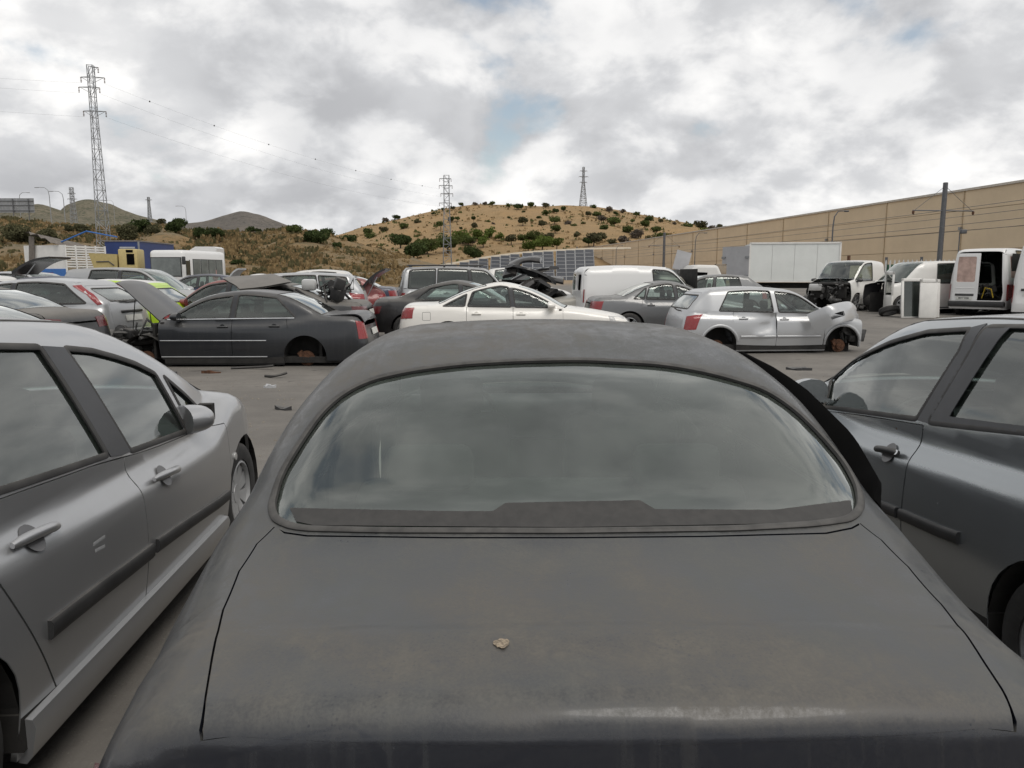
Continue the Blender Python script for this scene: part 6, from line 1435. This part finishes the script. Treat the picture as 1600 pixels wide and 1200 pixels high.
MB().box((.9, -.2, .9), (.5, 1.4, 1.0)).build('engine', M['engine'], wc); MB().box((.75, -1.05, 1.9), (.66, .04, .85)).build('fallen_panel', M['grey_and_shade'], wc)
# heap of black bumpers
hp = thing('bumper_heap', 'heap of black plastic bumpers and panels piled behind the white saloon', 'scrap heap', (gx(826, 22.5, 1.2), 22.5, gz(22))); r_ = np.random.default_rng(5)
for k in range(9):
    a = np.linspace(-1, 1, 15); ln = r_.uniform(.6, .9); P = np.c_[a*ln, .35*(1-a*a), np.zeros(15)]; Rm = np.array(Matrix.Rotation(r_.uniform(-.6, .6), 3, 'Z') @ Matrix.Rotation(r_.uniform(-.5, .5), 3, 'Y') @ Matrix.Rotation(r_.uniform(-.9, .9), 3, 'X')); P = P@Rm.T+np.array([r_.uniform(-.4, .45), r_.uniform(-.3, .3), .5+.15*k]); N_ = np.tile(Rm@np.array([0, .5, .9]), (15, 1))
    V, F_ = sweep(P, N_, .42, .10); MB().add(V, F_).build('bumper', M['gloss_black'], hp, True, 60)
junk(hp, 'scrap', 24, (1.5, .8, .9), (.2, 0, .6), M['trim'], 41); MB().box((0, .2, .35), (1.6, .9, .7)).build('crate', M['dark'], hp)
# raised tailgates sticking up among the cars
def hatch_up(label, px0, py0, px1, py1, Y, m, w=1.15):
    a, b = at_y(px0, py0, Y), at_y(px1, py1, Y); o = thing('raised_tailgate', label, 'tailgate', tuple(a)); d = b-a; V = []; n = 8
    for i in range(n+1):
        t = i/n
        for s_ in (-1, 1):
            for q in (0, 1): V.append((d[0]*t, s_*w/2*(1-.12*t)+.3, d[2]*t+.10*math.sin(math.pi*t)-q*.09*(1-.4*t)))
    F_ = []
    for i in range(n):
        j = i*4; k = j+4; F_ += [(j, j+2, k+2, k), (j+1, k+1, k+3, j+3), (j, k, k+1, j+1), (j+2, j+3, k+3, k+2)]
    F_ += [(0, 1, 3, 2), (4*n, 4*n+2, 4*n+3, 4*n+1)]; MB().add(V, F_).build('shell', m, o, True, 40)
    MB().tube([(d[0]*.1, -.35, -.5), (d[0]*.7, -.35, d[2]*.7-.08)], .014, 6).build('strut', M['steel'], o)
hatch_up('black tailgate raised high at the far left in front of the livestock trailer', 28, 424, 84, 401, 21.0, M['gloss_black'])
hatch_up('dark tailgate raised with a reddish tip, right of the silver estate', 566, 450, 604, 419, 22.5, M['gloss_black'])
hatch_up('thin pale tailgate edge raised right of the bus', 356, 440, 374, 419, 27.0, M['silver_plastic'], .9)
# ---------------------------------------------------------------- lorries behind on the left
M['lorry_blue'] = plain('container_blue', (.022, .045, .16), .45, var=.12, scale=1.5); M['band_blue'] = plain('band_blue', (.03, .14, .42), .5, var=.15); M['tip_yellow'] = plain('tipper_yellow', (.50, .40, .17), .6, var=.15, dust=.3); M['tarp'] = plain('torn_tarp', (.16, .14, .12), .9, var=.3)
def wheels_on(o, xs_, ys_, r=.5):
    for x in xs_:
        for y in ys_: q = link('wheel', rm, o); q.location = (x, y, r); q.scale = (r/.34, 1.4, r/.34); link('tyre', ty, q)
a, b = at_y(40, 420, 52), at_y(104, 420, 50.5); e = at_y(144, 420, 56); lv = b-a; ll = math.hypot(lv[0], lv[1]); hgt = at_y(70, 383, 51)[2]-gz(51); tr = thing('livestock_trailer', 'white slatted livestock trailer with a blue band, torn cover hanging over it', 'trailer', (a[0], a[1], gz(51)), math.atan2(lv[1], lv[0])); dp = 3.0
MB().box((ll/2, .05, .9+(hgt-.9)/2), (ll, .08, hgt-.9)).build('end_wall', M['white_paint'], tr); MB().box((ll/2, -.01, 1.25), (ll, .06, .7)).build('blue_band', M['band_blue'], tr)
MB().box((ll/2, dp/2, .8), (ll, dp, .25)).build('bed', M['dark'], tr); MB().box((.04, dp/2, .9+(hgt-.9)/2), (.08, dp, hgt-.9)).build('far_wall', M['white_paint'], tr)
for k in range(9): MB().box((ll-.03, dp/2, 1.75+k*(hgt-1.85)/8), (.05, dp, (hgt-1.85)/8*.62)).build('slat', M['white_paint'], tr)
for k in range(5): MB().box((ll+.03, dp*k/4, .9+(hgt-.9)/2), (.07, .09, hgt-.9)).build('stanchion', M['white_paint'], tr)
MB().box((ll+.04, dp/2, 1.2), (.05, dp-.05, .6)).build('blue_band', M['band_blue'], tr); MB().box((ll*.6, -.06, 1.28), (.7, .03, .13)).build('red_marker', M['red'], tr); wheels_on(tr, (.8, 2.0), (.6, dp-.8))
mb = MB(); n = 10; V = [(.5+2.9*i/n, j*.9-.2+.1*math.sin(i*1.7), hgt+.85-.85*(i/n)**1.5+.12*math.sin(i*2.1+j)-.15*j) for j in range(5) for i in range(n+1)]
mb.add(V, [(j*(n+1)+i, j*(n+1)+i+1, (j+1)*(n+1)+i+1, (j+1)*(n+1)+i) for j in range(4) for i in range(n)]); mb.build('torn_cover', M['tarp'], tr, True); MB().box((.9, -.12, hgt-.6), (.5, .04, 2.4), ry=.12).build('hanging_flap', M['tarp'], tr)
MB().tube([(2.2, 1, hgt+.2), (4.2, 1.5, hgt+.95), (6.4, 2, hgt+.55)], .05, 6).build('cover_hoop', M['band_blue'], tr)
# blue container lorry
a, b, e = at_y(165, 400, 56.0), at_y(217, 400, 56.1), at_y(266, 400, 62); lv = b-a; ll = math.hypot(lv[0], lv[1]); hgt = at_y(190, 378, 57)[2]-gz(57); tr = thing('container_lorry', 'dark blue box container with pale star marks behind the yellow tipper', 'container', (a[0], a[1], gz(57)), math.atan2(lv[1], lv[0])); dp = 6.5
bm_ = MB(); bm_.box((ll/2, dp/2, 1.1+(hgt-1.1)/2), (ll, dp, hgt-1.1)); bm_.build('container', M['lorry_blue'], tr); MB().box((ll+.03, .02, 1.1+(hgt-1.1)/2), (.1, .1, hgt-1.1)).build('corner_post', M['steel'], tr)
MB().box((ll/2, dp/2, hgt+.03), (ll+.1, dp+.1, .08)).build('roof', plain('dusty_roof', (.22, .20, .19), .9), tr); MB().box((ll/2, dp/2, .85), (ll*.8, dp, .4)).build('chassis', M['dark'], tr); wheels_on(tr, (.5, ll-.5), (.8, dp-1))
for k, (yy, zz, s_) in enumerate([(4.0, hgt-1.6, .32), (4.6, hgt-1.2, .2), (4.7, hgt-1.9, .22), (3.6, hgt-1.2, .15)]):
    st = [(yy+s_*(1 if i % 2 else .42)*math.sin(i*math.pi/5), zz+s_*(1 if i % 2 else .42)*math.cos(i*math.pi/5)) for i in range(10)]; MB().prism(st, ll+.015, ll+.03, 'x').build('star_mark', M['white_paint'], tr)
MB().box((1.6, -.015, hgt-.45), (1.1, .02, .12)).build('maker_strip', M['silver_plastic'], tr)
# yellow tipper
p = at_y(172, 425, 43); hgt = at_y(172, 397, 43)[2]; tp = thing('yellow_tipper', 'mustard yellow tipper body with flared sides in front of the blue container', 'truck', (p[0], p[1], gz(43)), R(12)); z0 = hgt-1.0
mb = MB(); mb.add([(-1.1, 0, z0-.15), (.55, 0, z0-.15), (.55, 2.2, z0-.15), (-1.1, 2.2, z0-.15), (-1.4, -.15, z0+.78), (.62, -.15, z0+.72), (.62, 2.3, z0+.72), (-1.4, 2.3, z0+.78)], [(0, 1, 2, 3), (0, 4, 5, 1), (1, 5, 6, 2), (2, 6, 7, 3), (3, 7, 4, 0)]); mb.build('tipper_body', M['tip_yellow'], tp)
mb = MB(); mb.tube([(-.9, -.1, z0+.30), (.0, -.1, z0+.32), (.35, -.08, z0+.1)], .035, 6); mb.build('handrail', M['trim'], tp)
mb = MB(); mb.rbox((1.35, 1.0, z0+.3), (1.4, 2.0, 1.45), .1); mb.build('cab', M['tip_yellow'], tp, True); MB().box((1.55, -.01, z0+.45), (.55, .04, .6)).build('cab_window', M['deep_black'], tp); MB().box((1.5, -.01, z0+.90), (.5, .03, .14)).build('air_slot', M['deep_black'], tp)
MB().box((0, 1.1, .8), (3.6, 1.0, .5)).build('chassis', M['dark'], tp); wheels_on(tp, (-1.0, 1.4), (.2, 2.0)); tp.scale = (.72, .8, 1)
# white bus
p = at_y(241, 425, 44); q = at_y(287, 425, 43.2); e = at_y(350, 425, 47.5); hgt = at_y(265, 391, 44)[2]-gz(44); lv = q-p; fwid = math.hypot(lv[0], lv[1]); bs = thing('bus', 'white minibus with a big green tinted windscreen below the brown bank', 'bus', (q[0], q[1], gz(44)), math.atan2(e[1]-q[1], e[0]-q[0])); bl_ = math.hypot(e[0]-q[0], e[1]-q[1])+.3; bw = 2.1
mb = MB(); mb.rbox((bl_/2, bw/2, .5+(hgt-.5)/2), (bl_, bw, hgt-.5), .22, n=3); mb.build('body', W_V, bs, True)
MB().box((-.012, bw/2, hgt-.95), (.04, bw-.3, 1.0)).build('windscreen', M['pane'], bs); MB().box((-.005, bw/2, hgt-.95), (.02, bw-.2, 1.1)).build('screen_surround', M['trim'], bs)
for k in range(4): MB().box((1.35+k*.82, -.012, hgt-.95), (.72, .04, .85)).build('side_window', M['pane'], bs); MB().box((1.35+k*.82, -.004, hgt-.95), (.78, .02, .92)).build('window_surround', M['trim'], bs)
MB().box((.45, -.012, hgt-1.0), (.40, .04, .8)).build('driver_window', M['glass_dark'], bs); MB().box((.62, -.01, hgt-1.3), (.06, .04, 1.5)).build('door_joint', M['trim'], bs)
q_ = MB(); q_.rbox((-.25, -.2, hgt-.6), (.12, .2, .45), .04); q_.build('mirror', M['trim'], bs, True); wheels_on(bs, (1.0, bl_-.9), (.12, bw-.12), .42)
for (x, z, s_) in ((3.3, 1.25, .35), (3.7, 1.4, .22)): MB().lathe([(.001, 0), (s_, 0), (s_, .01), (.001, .01)], 16, 'y', (x, -.02, z)).build('emblem', plain('faded_red_print', (.5, .28, .26), .7), bs)
p = at_y(322, 396, 52); wc2 = thing('lorry_cab', 'white lorry cab roof fairing behind the minibus', 'truck cab', (p[0], p[1], gz(52)), R(5)); hz = at_y(322, 386, 52)[2]-gz(52); mb = MB(); mb.rbox((0, 0, 1.4), (2.0, 2.0, 1.8), .2); mb.build('cab', W_V, wc2, True); mb = MB(); mb.prism([(-.95, 2.2), (.95, 2.2), (.95, hz-.1), (.8, hz), (-.4, hz), (-.8, hz-.25)], -.9, .9); mb.build('roof_fairing', W_V, wc2); wheels_on(wc2, (0,), (-.9, .9))
# ---------------------------------------------------------------- litter on the lane
for k, (px, py, lb, L_) in enumerate([(395, 577, 'curled black rubber strip lying beside the anthracite saloon', .75), (1330, 590, 'short dark plastic scrap on the lane right of the dark roof', .3), (430, 590, 'small bent black strip on the lane left of the dark roof', .35)]):
    d = ray(px, py); t = -CH/d[2]; x, y = d[0]*t, d[1]*t; P = [(x+L_*(a-.5), y+.06*math.sin(a*5+k), .02+.05*a*a) for a in np.linspace(0, 1, 10)]
    o = MB().tube(P, .022, 6).build('rubber_strip', M['rubber'], None, True); tag(o, lb, 'strip')
r_ = np.random.default_rng(3); V = []; F_ = []
for i in range(900):
    y = r_.uniform(4.5, 13); x = r_.uniform(-.75, .75)*y; s_ = r_.uniform(.006, .022); j = len(V); a_ = r_.uniform(0, 6)
    V += [(x+s_*math.cos(a_+q), y+s_*math.sin(a_+q), .001) for q in (0, 1.6, 3.2, 4.7)]+[(x, y, s_*.8)]; F_ += [(j, j+1, j+4), (j+1, j+2, j+4), (j+2, j+3, j+4), (j+3, j, j+4)]
tag(MB().add(V, F_).build('grit', plain('grit_stone', (.20, .18, .15), .9)), 'small stones and grit scattered on the lane', kind='stuff')
# ---------------------------------------------------------------- dropping on the boot lid
lp = hero.pix([(784, 1006)])[0]; m = MB(); V = [(0, 0, .0012)]; n = 22
for k in range(n): rr = .0125*(.8+.35*random.random()); V.append((1.25*rr*math.cos(2*math.pi*k/n), 1.1*rr*math.sin(2*math.pi*k/n), .0005))
m.add(V, [(0, 1+k, 1+(k+1) % n) for k in range(n)]); o = m.build('bird_dropping', plain('dried_dropping', (.27, .22, .16), .95, var=.7, scale=180), hero.root); o.location = (lp[0]-hero.dx, lp[1], lp[2]+.001)
# ---------------------------------------------------------------- more scrap lying about the lane
for k, (px, py, lb, m_, s_) in enumerate([(255, 585, 'bent dark metal scrap on the ground under the stripped nose', M['engine'], .22), (330, 583, 'small rusty bracket on the ground below the front door of the anthracite saloon', M['rust'], .14), (1180, 572, 'rusty scrap piece on the ground beside the dented hatchback', M['rust'], .16), (1250, 578, 'flat dark plastic shard on the lane right of the dark saloon', M['trim'], .2), (445, 640, 'small flattened dark scrap on the lane left of the dark saloon', M['trim'], .12), (420, 606, 'pale flattened plastic scrap on the lane', M['silver_plastic'], .1)]):
    d = ray(px, py); t = -CH/d[2]; r_ = np.random.default_rng(50+k); mb = MB(); V = [(0, 0, .03)]; n = 9
    for i in range(n): a_ = 2*math.pi*i/n; q = s_*(.5+.7*r_.random()); V.append((q*math.cos(a_), .6*q*math.sin(a_), .006+.05*r_.random()))
    V2 = [(x, y, 0.001) for x, y, z in V[1:]]; mb.add(V+V2, [(0, 1+i, 1+(i+1) % n) for i in range(n)]+[(1+i, n+1+i, n+1+(i+1) % n, 1+(i+1) % n) for i in range(n)])
    o = mb.build('metal_scrap', m_); o.location = (d[0]*t, d[1]*t, 0); tag(o, lb, 'scrap')
